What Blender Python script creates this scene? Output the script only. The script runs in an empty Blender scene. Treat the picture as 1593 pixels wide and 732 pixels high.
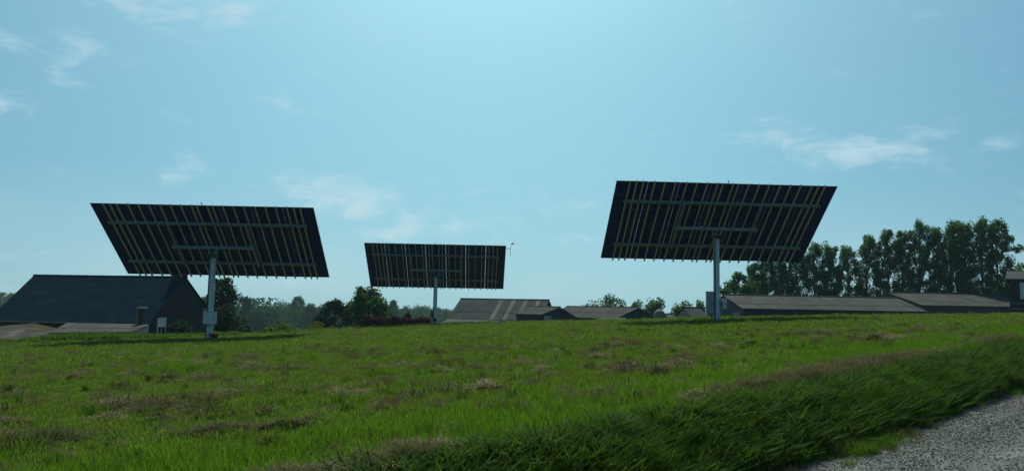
import bpy, math, random
import numpy as np
from mathutils import Matrix, Vector
R_ = math.radians
random.seed(7)
rng = np.random.default_rng(11)
SC = bpy.context.scene
COL = SC.collection

# ------------------------------------------------------------------ camera
CAM_Z = 1.6
F_, CX_, PITCH, ROLL = 1207.2, 1593.0, R_(5.128), R_(0.9976)
cam_d = bpy.data.cameras.new('camera')
cam_d.sensor_width = 36.0
cam_d.lens = 36.0 * F_ / CX_
cam_d.clip_start = 0.05
cam_d.clip_end = 9000
cam = bpy.data.objects.new('camera', cam_d)
COL.objects.link(cam)
fwd = Vector((0, math.cos(PITCH), math.sin(PITCH)))
up0 = Vector((0, -math.sin(PITCH), math.cos(PITCH)))
rgt = Vector((1, 0, 0)) * math.cos(ROLL) + up0 * math.sin(ROLL)
upv = Vector((1, 0, 0)) * -math.sin(ROLL) + up0 * math.cos(ROLL)
m = Matrix.Identity(4)
for i in range(3):
    m[i][0], m[i][1], m[i][2] = rgt[i], upv[i], -fwd[i]
m[2][3] = CAM_Z
cam.matrix_world = m
SC.camera = cam

# ------------------------------------------------------------------ sky, sun, exposure
SUN_EL, SUN_AZ = R_(53.5), R_(-2.5)          # azimuth from +Y towards +X
SKY_STRENGTH, SUN_STRENGTH, EXPOSURE = 0.094, 4.7, 0.0
world = bpy.data.worlds.new('World')
SC.world = world
world.use_nodes = True
wn, wl = world.node_tree.nodes, world.node_tree.links
wn.clear()
w_out = wn.new('ShaderNodeOutputWorld')
w_bg = wn.new('ShaderNodeBackground')
w_bg.inputs['Strength'].default_value = SKY_STRENGTH
sky = wn.new('ShaderNodeTexSky')
sky.sky_type = 'NISHITA'
sky.sun_disc = False
sky.sun_elevation = SUN_EL
sky.sun_rotation = SUN_AZ
sky.altitude = 100
sky.air_density = 1.0
sky.dust_density = 3.6
sky.ozone_density = 1.2
tint = wn.new('ShaderNodeMix'); tint.data_type = 'RGBA'; tint.blend_type = 'MULTIPLY'
tint.inputs['Factor'].default_value = 1.0
tint.inputs['B'].default_value = (0.49, 0.915, 0.975, 1)
wl.new(sky.outputs[0], tint.inputs['A'])
tc = wn.new('ShaderNodeTexCoord')
# milky summer air: the sky looks the same from the skyline up to a few degrees
sv = wn.new('ShaderNodeVectorMath'); sv.operation = 'MULTIPLY_ADD'
sv.inputs[1].default_value = (1, 1, 0.86); sv.inputs[2].default_value = (0, 0, 0.115)
wl.new(tc.outputs['Generated'], sv.inputs[0])
sn = wn.new('ShaderNodeVectorMath'); sn.operation = 'NORMALIZE'
wl.new(sv.outputs[0], sn.inputs[0]); wl.new(sn.outputs[0], sky.inputs[0])
# thin broken cloud: wisps gather in some parts of the sky
def wmath(op, a, b=None, clamp=False):
    n = wn.new('ShaderNodeMath'); n.operation = op; n.use_clamp = clamp
    for k, v in enumerate((a, b)):
        if v is None: continue
        if isinstance(v, (int, float)): n.inputs[k].default_value = v
        else: wl.new(v, n.inputs[k])
    return n.outputs[0]
def wnoise(scale, detail, rough, stretch, dist=0.0):
    mp = wn.new('ShaderNodeMapping'); mp.inputs['Scale'].default_value = stretch
    wl.new(tc.outputs['Generated'], mp.inputs['Vector'])
    nz = wn.new('ShaderNodeTexNoise')
    nz.inputs['Scale'].default_value = scale; nz.inputs['Detail'].default_value = detail
    nz.inputs['Roughness'].default_value = rough; nz.inputs['Distortion'].default_value = dist
    wl.new(mp.outputs[0], nz.inputs['Vector'])
    return nz.outputs[0]
def ramp(v, lo, hi):
    mr = wn.new('ShaderNodeMapRange'); mr.interpolation_type = 'SMOOTHSTEP'
    mr.inputs[1].default_value = lo; mr.inputs[2].default_value = hi
    wl.new(v, mr.inputs[0])
    return mr.outputs[0]
CLOUDS = CLOUD_DIRS = [  # direction (x, y, z), radius, weight
    (-0.363, 0.852, 0.345, 0.080, 0.85), (-0.478, 0.805, 0.340, 0.05, 0.55), (-0.557, 0.797, 0.272, 0.04, 0.7),
    (-0.470, 0.837, 0.281, 0.045, 0.55), (-0.494, 0.842, 0.244, 0.032, 0.32), (-0.545, 0.814, 0.209, 0.04, 0.6),
    (-0.562, 0.771, 0.345, 0.035, 0.45),
    (-0.224, 0.965, 0.135, 0.06, 0.85), (-0.382, 0.909, 0.160, 0.050, 0.55), (-0.290, 0.945, 0.150, 0.040, 0.4),
    (0.314, 0.928, 0.207, 0.045, 0.60), (0.436, 0.879, 0.187, 0.050, 0.90), (0.385, 0.905, 0.185, 0.035, 0.65), (0.527, 0.831, 0.185, 0.034, 0.5),
    (-0.135, 0.985, 0.105, 0.085, 0.6), (0.03, 0.993, 0.10, 0.10, 0.35), (-0.277, 0.924, 0.235, 0.04, 0.3),
    (0.70, 0.66, 0.28, 0.08, 0.5), (-0.75, 0.60, 0.25, 0.08, 0.5), (0.9, 0.1, 0.3, 0.12, 0.6), (-0.9, -0.2, 0.35, 0.14, 0.6),
    (0.3, -0.9, 0.3, 0.16, 0.6), (-0.4, -0.85, 0.4, 0.12, 0.5), (0.1, 0.5, 0.85, 0.10, 0.3), (0.6, -0.5, 0.6, 0.12, 0.5)]
cover = None
for (dx, dy, dz, rad, wt) in CLOUD_DIRS:
    L_ = math.sqrt(dx*dx+dy*dy+dz*dz)
    vs = wn.new('ShaderNodeVectorMath'); vs.operation = 'SUBTRACT'
    vs.inputs[1].default_value = (dx/L_, dy/L_, dz/L_)
    wl.new(tc.outputs['Generated'], vs.inputs[0])
    vm = wn.new('ShaderNodeVectorMath'); vm.operation = 'MULTIPLY'
    vm.inputs[1].default_value = (1, 1, 2.1)
    wl.new(vs.outputs[0], vm.inputs[0])
    vl = wn.new('ShaderNodeVectorMath'); vl.operation = 'LENGTH'
    wl.new(vm.outputs[0], vl.inputs[0])
    fall = wmath('MULTIPLY', wmath('SUBTRACT', 1.0, wmath('DIVIDE', vl.outputs[1], rad * 1.5), True), wt * 1.35)
    cover = fall if cover is None else wmath('ADD', cover, fall)
wisp = wnoise(17.0, 9, 0.62, (1, 1, 2.6), 0.35)
soft = wnoise(3.0, 4, 0.5, (1, 1, 2.5), 0.2)
c1 = wmath('MULTIPLY', ramp(wmath('ADD', cover, wmath('MULTIPLY', wisp, 3.0)), 1.76, 2.95), 0.72)
c2 = wmath('MULTIPLY', ramp(soft, 0.45, 0.85), wmath('MULTIPLY', ramp(wisp, 0.35, 0.8), 0.16))
sx = wn.new('ShaderNodeSeparateXYZ'); wl.new(tc.outputs['Generated'], sx.inputs[0])
veil = wmath('MULTIPLY', ramp(sx.outputs[2], 0.17, 0.0), wmath('ADD', 0.22, wmath('MULTIPLY', ramp(soft, 0.35, 0.7), 0.25)))
cden = wmath('MINIMUM', wmath('ADD', wmath('ADD', c1, c2), veil), 0.85)
cmix = wn.new('ShaderNodeMix'); cmix.data_type = 'RGBA'
wl.new(cden, cmix.inputs['Factor'])
wl.new(tint.outputs['Result'], cmix.inputs['A'])
cmix.inputs['B'].default_value = (5.9, 7.9, 8.7, 1)
wl.new(cmix.outputs['Result'], w_bg.inputs['Color'])
wl.new(w_bg.outputs[0], w_out.inputs['Surface'])

sun_d = bpy.data.lights.new('sun', 'SUN')
sun_d.energy = SUN_STRENGTH
sun_d.angle = R_(0.53)
sun_d.color = (0.97, 1.0, 0.84)
sun = bpy.data.objects.new('sun', sun_d)
COL.objects.link(sun)
sdir = Vector((math.sin(SUN_AZ) * math.cos(SUN_EL), math.cos(SUN_AZ) * math.cos(SUN_EL), math.sin(SUN_EL)))
sun.rotation_euler = sdir.to_track_quat('Z', 'Y').to_euler()
sun.location = (0, 0, 60)

vs_ = SC.view_settings
SC.display_settings.display_device = 'sRGB'
vs_.view_transform = 'Standard'; vs_.look = 'None'; vs_.exposure = EXPOSURE; vs_.gamma = 1.0
vs_.use_curve_mapping = False
SC.cycles.use_denoising = True
SC.cycles.denoiser = 'OPENIMAGEDENOISE'
SC.cycles.denoising_input_passes = 'RGB_ALBEDO_NORMAL'
SC.cycles.denoising_prefilter = 'NONE'
SC.cycles.max_bounces = 8
SC.cycles.diffuse_bounces = 3
SC.cycles.glossy_bounces = 2
SC.cycles.transmission_bounces = 4
SC.cycles.transparent_max_bounces = 8
SC.cycles.volume_bounces = 0
SC.cycles.volume_step_rate = 4.0
SC.cycles.caustics_reflective = False
SC.cycles.caustics_refractive = False

# ------------------------------------------------------------------ materials
def new_mat(name):
    mt = bpy.data.materials.new(name); mt.use_nodes = True
    nt = mt.node_tree
    return mt, nt, nt.nodes['Principled BSDF']
def surf(name, a, b=None, rough=0.7, metal=0.0, scale=3.0, detail=6, bump=0.0, bscale=None, stretch=(1, 1, 1), spec=0.4, lo=0.35, hi=0.65, coord='Object', vary=0.0, c=None, cscale=0.6, clo=.5, chi=.7):
    mt, nt, p = new_mat(name)
    p.inputs['Roughness'].default_value = rough; p.inputs['Metallic'].default_value = metal
    p.inputs['Specular IOR Level'].default_value = spec
    if b is None: b = tuple(x * 0.75 for x in a)
    t = nt.nodes.new('ShaderNodeTexCoord'); mp = nt.nodes.new('ShaderNodeMapping'); mp.inputs['Scale'].default_value = stretch
    nt.links.new(t.outputs[coord], mp.inputs['Vector'])
    nz = nt.nodes.new('ShaderNodeTexNoise'); nz.inputs['Scale'].default_value = scale; nz.inputs['Detail'].default_value = detail
    nz.inputs['Roughness'].default_value = 0.62
    nt.links.new(mp.outputs[0], nz.inputs['Vector'])
    mr = nt.nodes.new('ShaderNodeMapRange'); mr.inputs[1].default_value = lo; mr.inputs[2].default_value = hi
    nt.links.new(nz.outputs[0], mr.inputs[0])
    mx = nt.nodes.new('ShaderNodeMix'); mx.data_type = 'RGBA'
    mx.inputs['A'].default_value = (*a, 1); mx.inputs['B'].default_value = (*b, 1)
    nt.links.new(mr.outputs[0], mx.inputs['Factor'])
    out = mx.outputs['Result']
    if c is not None:
        n2 = nt.nodes.new('ShaderNodeTexNoise'); n2.inputs['Scale'].default_value = cscale; n2.inputs['Detail'].default_value = 7
        nt.links.new(mp.outputs[0], n2.inputs['Vector'])
        r2 = nt.nodes.new('ShaderNodeMapRange'); r2.inputs[1].default_value = clo; r2.inputs[2].default_value = chi
        nt.links.new(n2.outputs[0], r2.inputs[0])
        m2 = nt.nodes.new('ShaderNodeMix'); m2.data_type = 'RGBA'; m2.inputs['B'].default_value = (*c, 1)
        nt.links.new(r2.outputs[0], m2.inputs['Factor']); nt.links.new(out, m2.inputs['A'])
        out = m2.outputs['Result']
    if vary:
        oi = nt.nodes.new('ShaderNodeObjectInfo'); vr = nt.nodes.new('ShaderNodeMapRange'); vr.inputs[3].default_value = 1 - vary; vr.inputs[4].default_value = 1 + vary
        nt.links.new(oi.outputs['Random'], vr.inputs[0])
        hs = nt.nodes.new('ShaderNodeHueSaturation'); nt.links.new(vr.outputs[0], hs.inputs['Value']); nt.links.new(out, hs.inputs['Color']); out = hs.outputs[0]
    nt.links.new(out, p.inputs['Base Color'])
    if bump:
        n3 = nt.nodes.new('ShaderNodeTexNoise'); n3.inputs['Scale'].default_value = bscale or scale * 4; n3.inputs['Detail'].default_value = 5
        nt.links.new(mp.outputs[0], n3.inputs['Vector'])
        bp = nt.nodes.new('ShaderNodeBump'); bp.inputs['Strength'].default_value = bump; bp.inputs['Distance'].default_value = 0.05
        nt.links.new(n3.outputs[0], bp.inputs['Height']); nt.links.new(bp.outputs[0], p.inputs['Normal'])
    return mt
def leafy(name, a, b, trans=0.4, rough=0.8, sheen=0.08):
    """leaf or blade: varies from leaf to leaf and from plant to plant, lets some light through"""
    mt, nt, p = new_mat(name)
    p.inputs['Roughness'].default_value = rough; p.inputs['Specular IOR Level'].default_value = sheen
    g = nt.nodes.new('ShaderNodeNewGeometry'); oi = nt.nodes.new('ShaderNodeObjectInfo')
    av = nt.nodes.new('ShaderNodeMath'); av.operation = 'ADD'
    nt.links.new(g.outputs['Random Per Island'], av.inputs[0]); nt.links.new(oi.outputs['Random'], av.inputs[1])
    hf = nt.nodes.new('ShaderNodeMath'); hf.operation = 'MULTIPLY'; hf.inputs[1].default_value = 0.5
    nt.links.new(av.outputs[0], hf.inputs[0])
    mx = nt.nodes.new('ShaderNodeMix'); mx.data_type = 'RGBA'
    mx.inputs['A'].default_value = (*a, 1); mx.inputs['B'].default_value = (*b, 1)
    nt.links.new(hf.outputs[0], mx.inputs['Factor'])
    nt.links.new(mx.outputs['Result'], p.inputs['Base Color'])
    tr = nt.nodes.new('ShaderNodeBsdfTranslucent')
    tm = nt.nodes.new('ShaderNodeMix'); tm.data_type = 'RGBA'; tm.blend_type = 'MULTIPLY'; tm.inputs['Factor'].default_value = 1
    tm.inputs['B'].default_value = (1.25, 1.15, 0.6, 1)
    nt.links.new(mx.outputs['Result'], tm.inputs['A']); nt.links.new(tm.outputs['Result'], tr.inputs['Color'])
    ms = nt.nodes.new('ShaderNodeMixShader'); ms.inputs[0].default_value = trans
    o = nt.nodes['Material Output']
    nt.links.new(p.outputs[0], ms.inputs[1]); nt.links.new(tr.outputs[0], ms.inputs[2]); nt.links.new(ms.outputs[0], o.inputs['Surface'])
    return mt

M = {}
M['soil'] = surf('field_ground', (0.028, 0.042, 0.012), (0.050, 0.050, 0.022), 0.95, scale=1.3, detail=9, bump=0.6, bscale=18, spec=0.1, c=(0.075, 0.062, 0.034), cscale=0.9, clo=.55, chi=.72)
M['farland'] = surf('far_pasture', (0.05, 0.085, 0.025), (0.09, 0.10, 0.04), 0.95, scale=0.03, detail=6, spec=0.1)
M['gravel'] = surf('gravel_bed', (0.17, 0.175, 0.165), (0.08, 0.082, 0.078), 0.9, scale=30, detail=6, bump=1.0, bscale=45, spec=0.2, c=(0.21, 0.21, 0.20), cscale=2.2)
M['stone'] = None
M['grass'] = leafy('short_grass_blade', (0.048, 0.128, 0.013), (0.148, 0.200, 0.046), 0.5)
M['lush'] = leafy('lush_grass_blade', (0.048, 0.135, 0.010), (0.110, 0.205, 0.022), 0.5)
M['tall'] = leafy('verge_grass_blade', (0.024, 0.090, 0.012), (0.085, 0.155, 0.026), 0.4)
M['hay'] = leafy('dry_clippings', (0.235, 0.195, 0.115), (0.060, 0.056, 0.030), 0.2, 0.9, 0.05)
M['oldhay'] = leafy('old_cut_grass', (0.120, 0.098, 0.056), (0.026, 0.028, 0.013), 0.12, 0.9, 0.05)
M['vweed'] = leafy('verge_weed_leaf', (0.022, 0.070, 0.012), (0.075, 0.125, 0.028), 0.35)
M['weed'] = leafy('weed_leaf', (0.045, 0.11, 0.02), (0.09, 0.16, 0.03), 0.4)
M['back'] = surf('module_backsheet', (0.008, 0.025, 0.14), (0.006, 0.019, 0.11), 0.5, scale=0.6, spec=0.2)
M['glassface'] = surf('module_front_glass', (0.010, 0.014, 0.035), (0.008, 0.010, 0.025), 0.08, scale=2, spec=0.5)
M['mframe'] = surf('module_frame', (0.045, 0.047, 0.055), (0.03, 0.03, 0.035), 0.4, metal=0.6, scale=2)
M['jbox'] = surf('junction_box', (0.02, 0.02, 0.022), (0.015, 0.015, 0.016), 0.5)
M['rib'] = surf('bounce_lit_rib', (0.56, 0.51, 0.40), (0.43, 0.39, 0.30), 0.75, scale=4, stretch=(6, 0.6, 6))  # galvanised ribs; light bounced off the ground is put into this pale tan
M['tank'] = surf('dull_tank', (0.14, 0.15, 0.15), (0.11, 0.12, 0.12), 0.8, scale=2, spec=.1)
M['post'] = surf('galvanised_post', (0.58, 0.66, 0.62), (0.47, 0.55, 0.53), 0.6, scale=4, detail=8, spec=.3)
M['steel'] = surf('galvanised_steel', (0.27, 0.33, 0.34), (0.20, 0.25, 0.27), 0.55, metal=0.35, scale=5, detail=8)
M['cab'] = surf('cabinet_paint', (0.62, 0.64, 0.63), (0.52, 0.55, 0.55), 0.5, scale=4)
M['cabgrey'] = surf('grey_cabinet', (0.30, 0.33, 0.34), (0.24, 0.27, 0.28), 0.5, scale=4)
M['dark'] = surf('dark_plastic', (0.02, 0.021, 0.023), (0.015, 0.015, 0.016), 0.5)
M['concrete'] = surf('concrete', (0.36, 0.35, 0.32), (0.24, 0.235, 0.21), 0.9, scale=6, bump=0.3)
M['slate'] = surf('roof_slate', (0.013, 0.027, 0.042), (0.008, 0.018, 0.030), 0.9, scale=5, detail=9, bump=0.4, bscale=9, stretch=(1, 1, 3), c=(0.016, 0.034, 0.040), cscale=0.7, spec=.0)
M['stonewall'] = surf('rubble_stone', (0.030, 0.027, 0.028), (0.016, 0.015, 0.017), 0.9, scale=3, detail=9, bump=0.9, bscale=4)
M['fibre'] = surf('fibre_cement_sheet', (0.048, 0.048, 0.046), (0.036, 0.037, 0.037), 0.85, scale=1.6, detail=9, bump=0.15, c=(0.036, 0.040, 0.036), cscale=0.5, spec=.08, vary=.22)
M['fibre2'] = surf('weathered_dark_sheet', (0.038, 0.044, 0.046), (0.028, 0.034, 0.037), 0.85, scale=1.6, detail=9, c=(0.044, 0.048, 0.046), cscale=0.6, spec=.08, vary=.18)
M['lichen'] = surf('lichened_sheet', (0.068, 0.070, 0.060), (0.050, 0.052, 0.048), 0.9, scale=0.9, detail=9, c=(0.068, 0.052, 0.032), cscale=0.35, clo=.42, chi=.66, spec=.05, vary=.15)
M['strip'] = surf('rooflight_sheet', (0.092, 0.094, 0.084), (0.070, 0.072, 0.066), 0.6, scale=2, spec=.1, vary=.15)
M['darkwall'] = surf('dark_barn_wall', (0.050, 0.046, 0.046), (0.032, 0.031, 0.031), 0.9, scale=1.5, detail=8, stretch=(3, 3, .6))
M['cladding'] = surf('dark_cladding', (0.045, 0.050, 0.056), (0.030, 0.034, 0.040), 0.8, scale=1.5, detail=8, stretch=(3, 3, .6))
M['render'] = surf('pale_render', (0.30, 0.30, 0.28), (0.22, 0.22, 0.205), 0.9, scale=2)
M['white'] = surf('white_frame', (0.62, 0.63, 0.62), (0.52, 0.53, 0.52), 0.6, scale=5)
M['pane'] = surf('window_glass', (0.02, 0.025, 0.03), (0.015, 0.02, 0.022), 0.06, spec=0.6)
M['brick'] = surf('chimney_brick', (0.065, 0.045, 0.04), (0.04, 0.03, 0.028), 0.9, scale=6, bump=0.5)
M['bark'] = surf('bark', (0.10, 0.085, 0.065), (0.055, 0.047, 0.037), 0.95, scale=6, stretch=(3, 3, .5), bump=0.6)
M['wood'] = surf('grey_wood', (0.16, 0.14, 0.12), (0.10, 0.09, 0.08), 0.9, scale=5, stretch=(4, 4, .5))
M['poplar'] = leafy('poplar_leaf', (0.034, 0.105, 0.036), (0.072, 0.155, 0.050), 0.4)
M['broad'] = leafy('broad_leaf', (0.034, 0.092, 0.024), (0.068, 0.140, 0.036), 0.33)
M['broadlight'] = leafy('light_leaf', (0.06, 0.12, 0.025), (0.10, 0.16, 0.035), 0.35)
M['conifer'] = leafy('conifer_needles', (0.018, 0.042, 0.022), (0.036, 0.066, 0.030), 0.15)
M['darkleaf'] = leafy('dark_hedge_leaf', (0.016, 0.032, 0.016), (0.032, 0.052, 0.022), 0.15)
M['purple'] = leafy('purple_leaf', (0.085, 0.022, 0.036), (0.048, 0.034, 0.026), 0.2)
M['yellow'] = leafy('yellow_flower_leaf', (0.15, 0.125, 0.02), (0.085, 0.105, 0.02), 0.25)
M['redweed'] = leafy('dark_red_leaf', (0.14, 0.03, 0.03), (0.07, 0.03, 0.03), 0.2)
M['farwood'] = leafy('far_wood_leaf', (0.026, 0.075, 0.030), (0.048, 0.100, 0.038), 0.2)

def stone_mat():
    mt, nt, p = new_mat('gravel_stone')
    p.inputs['Roughness'].default_value = 0.9; p.inputs['Specular IOR Level'].default_value = 0.2
    oi = nt.nodes.new('ShaderNodeObjectInfo'); cr = nt.nodes.new('ShaderNodeValToRGB')
    e = cr.color_ramp.elements
    e[0].color = (0.08, 0.075, 0.064, 1); e[1].color = (0.29, 0.272, 0.235, 1)
    k = e.new(0.5); k.color = (0.155, 0.148, 0.132, 1)
    nt.links.new(oi.outputs['Random'], cr.inputs[0]); nt.links.new(cr.outputs[0], p.inputs['Base Color'])
    return mt
M['stone'] = stone_mat()

# ------------------------------------------------------------------ mesh helpers
class MB:
    """collects shapes for ONE mesh"""
    def __init__(s): s.v = []; s.f = []; s.mi = []
    def add(s, vs, fs, mi=0):
        b = len(s.v); s.v += [tuple(v) for v in vs]
        s.f += [tuple(b + i for i in f) for f in fs]; s.mi += [mi] * len(fs); return s
    def box(s, x0, x1, y0, y1, z0, z1, mi=0):
        vs = [(x, y, z) for z in (z0, z1) for (x, y) in ((x0, y0), (x1, y0), (x1, y1), (x0, y1))]
        return s.add(vs, [(3, 2, 1, 0), (4, 5, 6, 7), (0, 1, 5, 4), (1, 2, 6, 5), (2, 3, 7, 6), (3, 0, 4, 7)], mi)
    def tube(s, pts, rads, n=8, mi=0, cap=True):
        rings = []
        P = [Vector(p) for p in pts]
        for i, p in enumerate(P):
            d = (P[min(i + 1, len(P) - 1)] - P[max(i - 1, 0)]).normalized()
            a = d.orthogonal().normalized() if abs(d.z) < 0.95 else Vector((1, 0, 0)).cross(d).normalized()
            b = d.cross(a)
            r = rads[i] if hasattr(rads, '__len__') else rads
            rings.append([p + (a * math.cos(2 * math.pi * k / n) + b * math.sin(2 * math.pi * k / n)) * r for k in range(n)])
        vs = [v for rg in rings for v in rg]; fs = []
        for i in range(len(P) - 1):
            for k in range(n):
                fs.append((i * n + k, i * n + (k + 1) % n, (i + 1) * n + (k + 1) % n, (i + 1) * n + k))
        if cap:
            fs.append(tuple(range(n - 1, -1, -1))); fs.append(tuple((len(P) - 1) * n + k for k in range(n)))
        return s.add(vs, fs, mi)
    def mesh(s, name, mats, smooth=False):
        me = bpy.data.meshes.new(name); me.from_pydata(s.v, [], s.f)
        for mt in (mats if isinstance(mats, (list, tuple)) else [mats]): me.materials.append(mt)
        if any(s.mi): me.polygons.foreach_set('material_index', s.mi)
        if smooth: me.polygons.foreach_set('use_smooth', [True] * len(me.polygons))
        me.update(); return me
def link(name, me, parent=None, loc=None, mat=None):
    o = bpy.data.objects.new(name, me); COL.objects.link(o)
    if parent is not None: o.parent = parent
    if loc is not None: o.location = loc
    if mat is not None: o.matrix_local = mat
    return o
def build(mb, name, mats, parent=None, loc=None, smooth=False): return link(name, mb.mesh(name, mats, smooth), parent, loc)
def tag(o, label=None, cat=None, group=None, kind=None):
    if label: o['label'] = label
    if cat: o['category'] = cat
    if group: o['group'] = group
    if kind: o['kind'] = kind
    return o
def thing(name, loc, label, cat, group=None, rz=0.0):
    o = bpy.data.objects.new(name, None); COL.objects.link(o); o.empty_display_size = 0.3
    o.location = loc; o.rotation_euler = (0, 0, rz)
    return tag(o, label, cat, group)
def bevel(o, w=0.01, seg=1):
    b = o.modifiers.new('bevel', 'BEVEL'); b.width = w; b.segments = seg; b.limit_method = 'ANGLE'; return o
def arr_mesh(name, V, Fq, mat):
    """fast mesh from arrays; Fq (n,k) faces all with k corners"""
    me = bpy.data.meshes.new(name)
    V = np.asarray(V, np.float32); Fq = np.asarray(Fq, np.int32); n, k = Fq.shape
    me.vertices.add(len(V)); me.vertices.foreach_set('co', V.ravel())
    me.loops.add(n * k); me.loops.foreach_set('vertex_index', Fq.ravel())
    me.polygons.add(n); me.polygons.foreach_set('loop_start', np.arange(n, dtype=np.int32) * k)
    me.materials.append(mat); me.update(calc_edges=True); me.validate(); return me

# value noise for laying things out on the land
_tab = np.random.default_rng(5).random((256, 256))
def vnoise(x, y, s=1.0):
    x = np.asarray(x, float) * s + 1000.3; y = np.asarray(y, float) * s + 1000.7
    xi = np.floor(x).astype(int); yi = np.floor(y).astype(int); fx = x - xi; fy = y - yi
    fx = fx * fx * (3 - 2 * fx); fy = fy * fy * (3 - 2 * fy)
    g = lambda a, b: _tab[a % 256, b % 256]
    return (g(xi, yi) * (1 - fx) + g(xi + 1, yi) * fx) * (1 - fy) + (g(xi, yi + 1) * (1 - fx) + g(xi + 1, yi + 1) * fx) * fy
def fbm(x, y, s): return (vnoise(x, y, s) * .5 + vnoise(x + 37, y - 11, s * 2.1) * .3 + vnoise(x - 9, y + 23, s * 4.3) * .2)
def sstep(a, b, x):
    t = np.clip((np.asarray(x, float) - a) / (b - a), 0, 1); return t * t * (3 - 2 * t)

# ------------------------------------------------------------------ the land
KX = [-400, -60, -29, -17, 0, 11, 30, 60, 400]
KZ = [-3.6, -1.75, -1.02, -0.63, 0.31, 0.94, 1.55, 2.0, 3.0]
_xs = np.linspace(-400, 400, 3201)
_zs = np.convolve(np.pad(np.interp(_xs, KX, KZ), 20, mode='edge'), np.ones(41) / 41, 'valid')
RO, RD = np.array([2.38, 7.20]), np.array([0.741, 0.671])      # verge line: origin and heading of the road
RN = np.array([-RD[1], RD[0]])
def road_s(x, y): return (np.asarray(x) - RO[0]) * RN[0] + (np.asarray(y) - RO[1]) * RN[1]
def road_t(x, y): return (np.asarray(x) - RO[0]) * RD[0] + (np.asarray(y) - RO[1]) * RD[1]
def edge_y(x):    # where the meadow ends and the land drops to the farmyard
    return np.interp(x, [-400, -40, -28.5, -24, -17, -12, -8, -4, 2, 8, 30, 60, 400], [40, 40, 43, 46.5, 52, 64, 70, 70, 62, 52, 50, 50, 50])
def base_z(x, y): return np.interp(x, _xs, _zs) - 0.006 * np.clip(np.asarray(y) - 40, 0, 40)
def ground(x, y, relief=True):
    x = np.asarray(x, float); y = np.asarray(y, float)
    z = base_z(x, y)
    s = road_s(x, y)
    if relief: z = z + (fbm(x, y, 0.45) - .5) * 0.14 * sstep(0.6, 2.0, s)
    z = z + 0.10 * np.exp(-((s - 1.1) / 0.5) ** 2)                       # lip of the bank
    z = z - 0.40 * (1 - sstep(0.0, 0.85, s))                              # down to the road
    far = sstep(0, 9, y - edge_y(x)); z = z - 2.5 * far
    z = z - 7.0 * sstep(110, 230, y) * sstep(60, -10, x - 0.12 * y + 10) - 3 * sstep(120, 260, y)
    z = np.where(y > 230, z * 0 + np.maximum(z, -11) * (1 - sstep(230, 420, y)) + (-9) * sstep(230, 420, y), z)
    return z
def gz(x, y): return float(ground(x, y, False))

def grid_sheet(xs, ys, zf):
    X, Y = np.meshgrid(xs, ys); Z = zf(X, Y)
    V = np.stack([X, Y, Z], -1).reshape(-1, 3); nx, ny = len(xs), len(ys)
    I = np.arange(nx * ny).reshape(ny, nx)
    Fq = np.stack([I[:-1, :-1], I[:-1, 1:], I[1:, 1:], I[1:, :-1]], -1).reshape(-1, 4)
    return V, Fq
gx = np.unique(np.concatenate([np.linspace(-1500, -400, 12), np.linspace(-400, -60, 35), np.linspace(-60, -14, 60), np.linspace(-14, 22, 240), np.linspace(22, 70, 60), np.linspace(70, 400, 30), np.linspace(400, 1500, 12)]))
gy = np.unique(np.concatenate([np.linspace(-900, -60, 12), np.linspace(-60, -4, 30), np.linspace(-4, 26, 200), np.linspace(26, 90, 130), np.linspace(90, 420, 60), np.linspace(420, 1600, 14)]))
V, Fq = grid_sheet(gx, gy, lambda x, y: ground(x, y) - 0.09 * (1 - sstep(.02, .22, road_s(x, y))) * sstep(-6.6, -6.3, road_s(x, y)))
me = arr_mesh('ground', V, Fq, M['soil']); me.materials.append(M['farland'])
me.polygons.foreach_set('use_smooth', np.ones(len(me.polygons), bool))
cy = np.array([V[f[0]][1] > 95 or abs(V[f[0]][0]) > 90 or V[f[0]][1] < -60 for f in Fq]).astype(np.int32)
me.polygons.foreach_set('material_index', cy)
tag(link('ground', me), kind='structure')

# gravel road along the meadow, a strip that follows the land
ts = np.concatenate([np.linspace(-60, -8, 40), np.linspace(-8, 16, 160), np.linspace(16, 90, 60)])
ss = np.concatenate([np.linspace(-6.5, -3.5, 10), np.linspace(-3.5, 0.28, 60)])
T, S = np.meshgrid(ts, ss)
X = RO[0] + T * RD[0] + S * RN[0]; Y = RO[1] + T * RD[1] + S * RN[1]
def road_z(X, Y, S): return ground(X, Y) + 0.012 + 0.035 * (fbm(X, Y, 1.2) - .5) - 0.03 * np.exp(-((S + 1.15) / .25) ** 2) + 0.045 * np.exp(-((S + 0.72) / .12) ** 2) - 0.03 * np.exp(-((S + 2.9) / .25) ** 2) - 0.05 * sstep(0.10, 0.28, S + .12 * (vnoise(X, Y, 2.0) - .5))
rz = road_z(X, Y, S)
V = np.stack([X, Y, rz], -1).reshape(-1, 3); nx, ny = len(ts), len(ss)
I = np.arange(nx * ny).reshape(ny, nx)
Fq = np.stack([I[:-1, :-1], I[:-1, 1:], I[1:, 1:], I[1:, :-1]], -1).reshape(-1, 4)
me = arr_mesh('gravel_road', V, Fq, M['gravel']); me.polygons.foreach_set('use_smooth', np.ones(len(me.polygons), bool))
tag(link('gravel_road', me), kind='structure')

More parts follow.
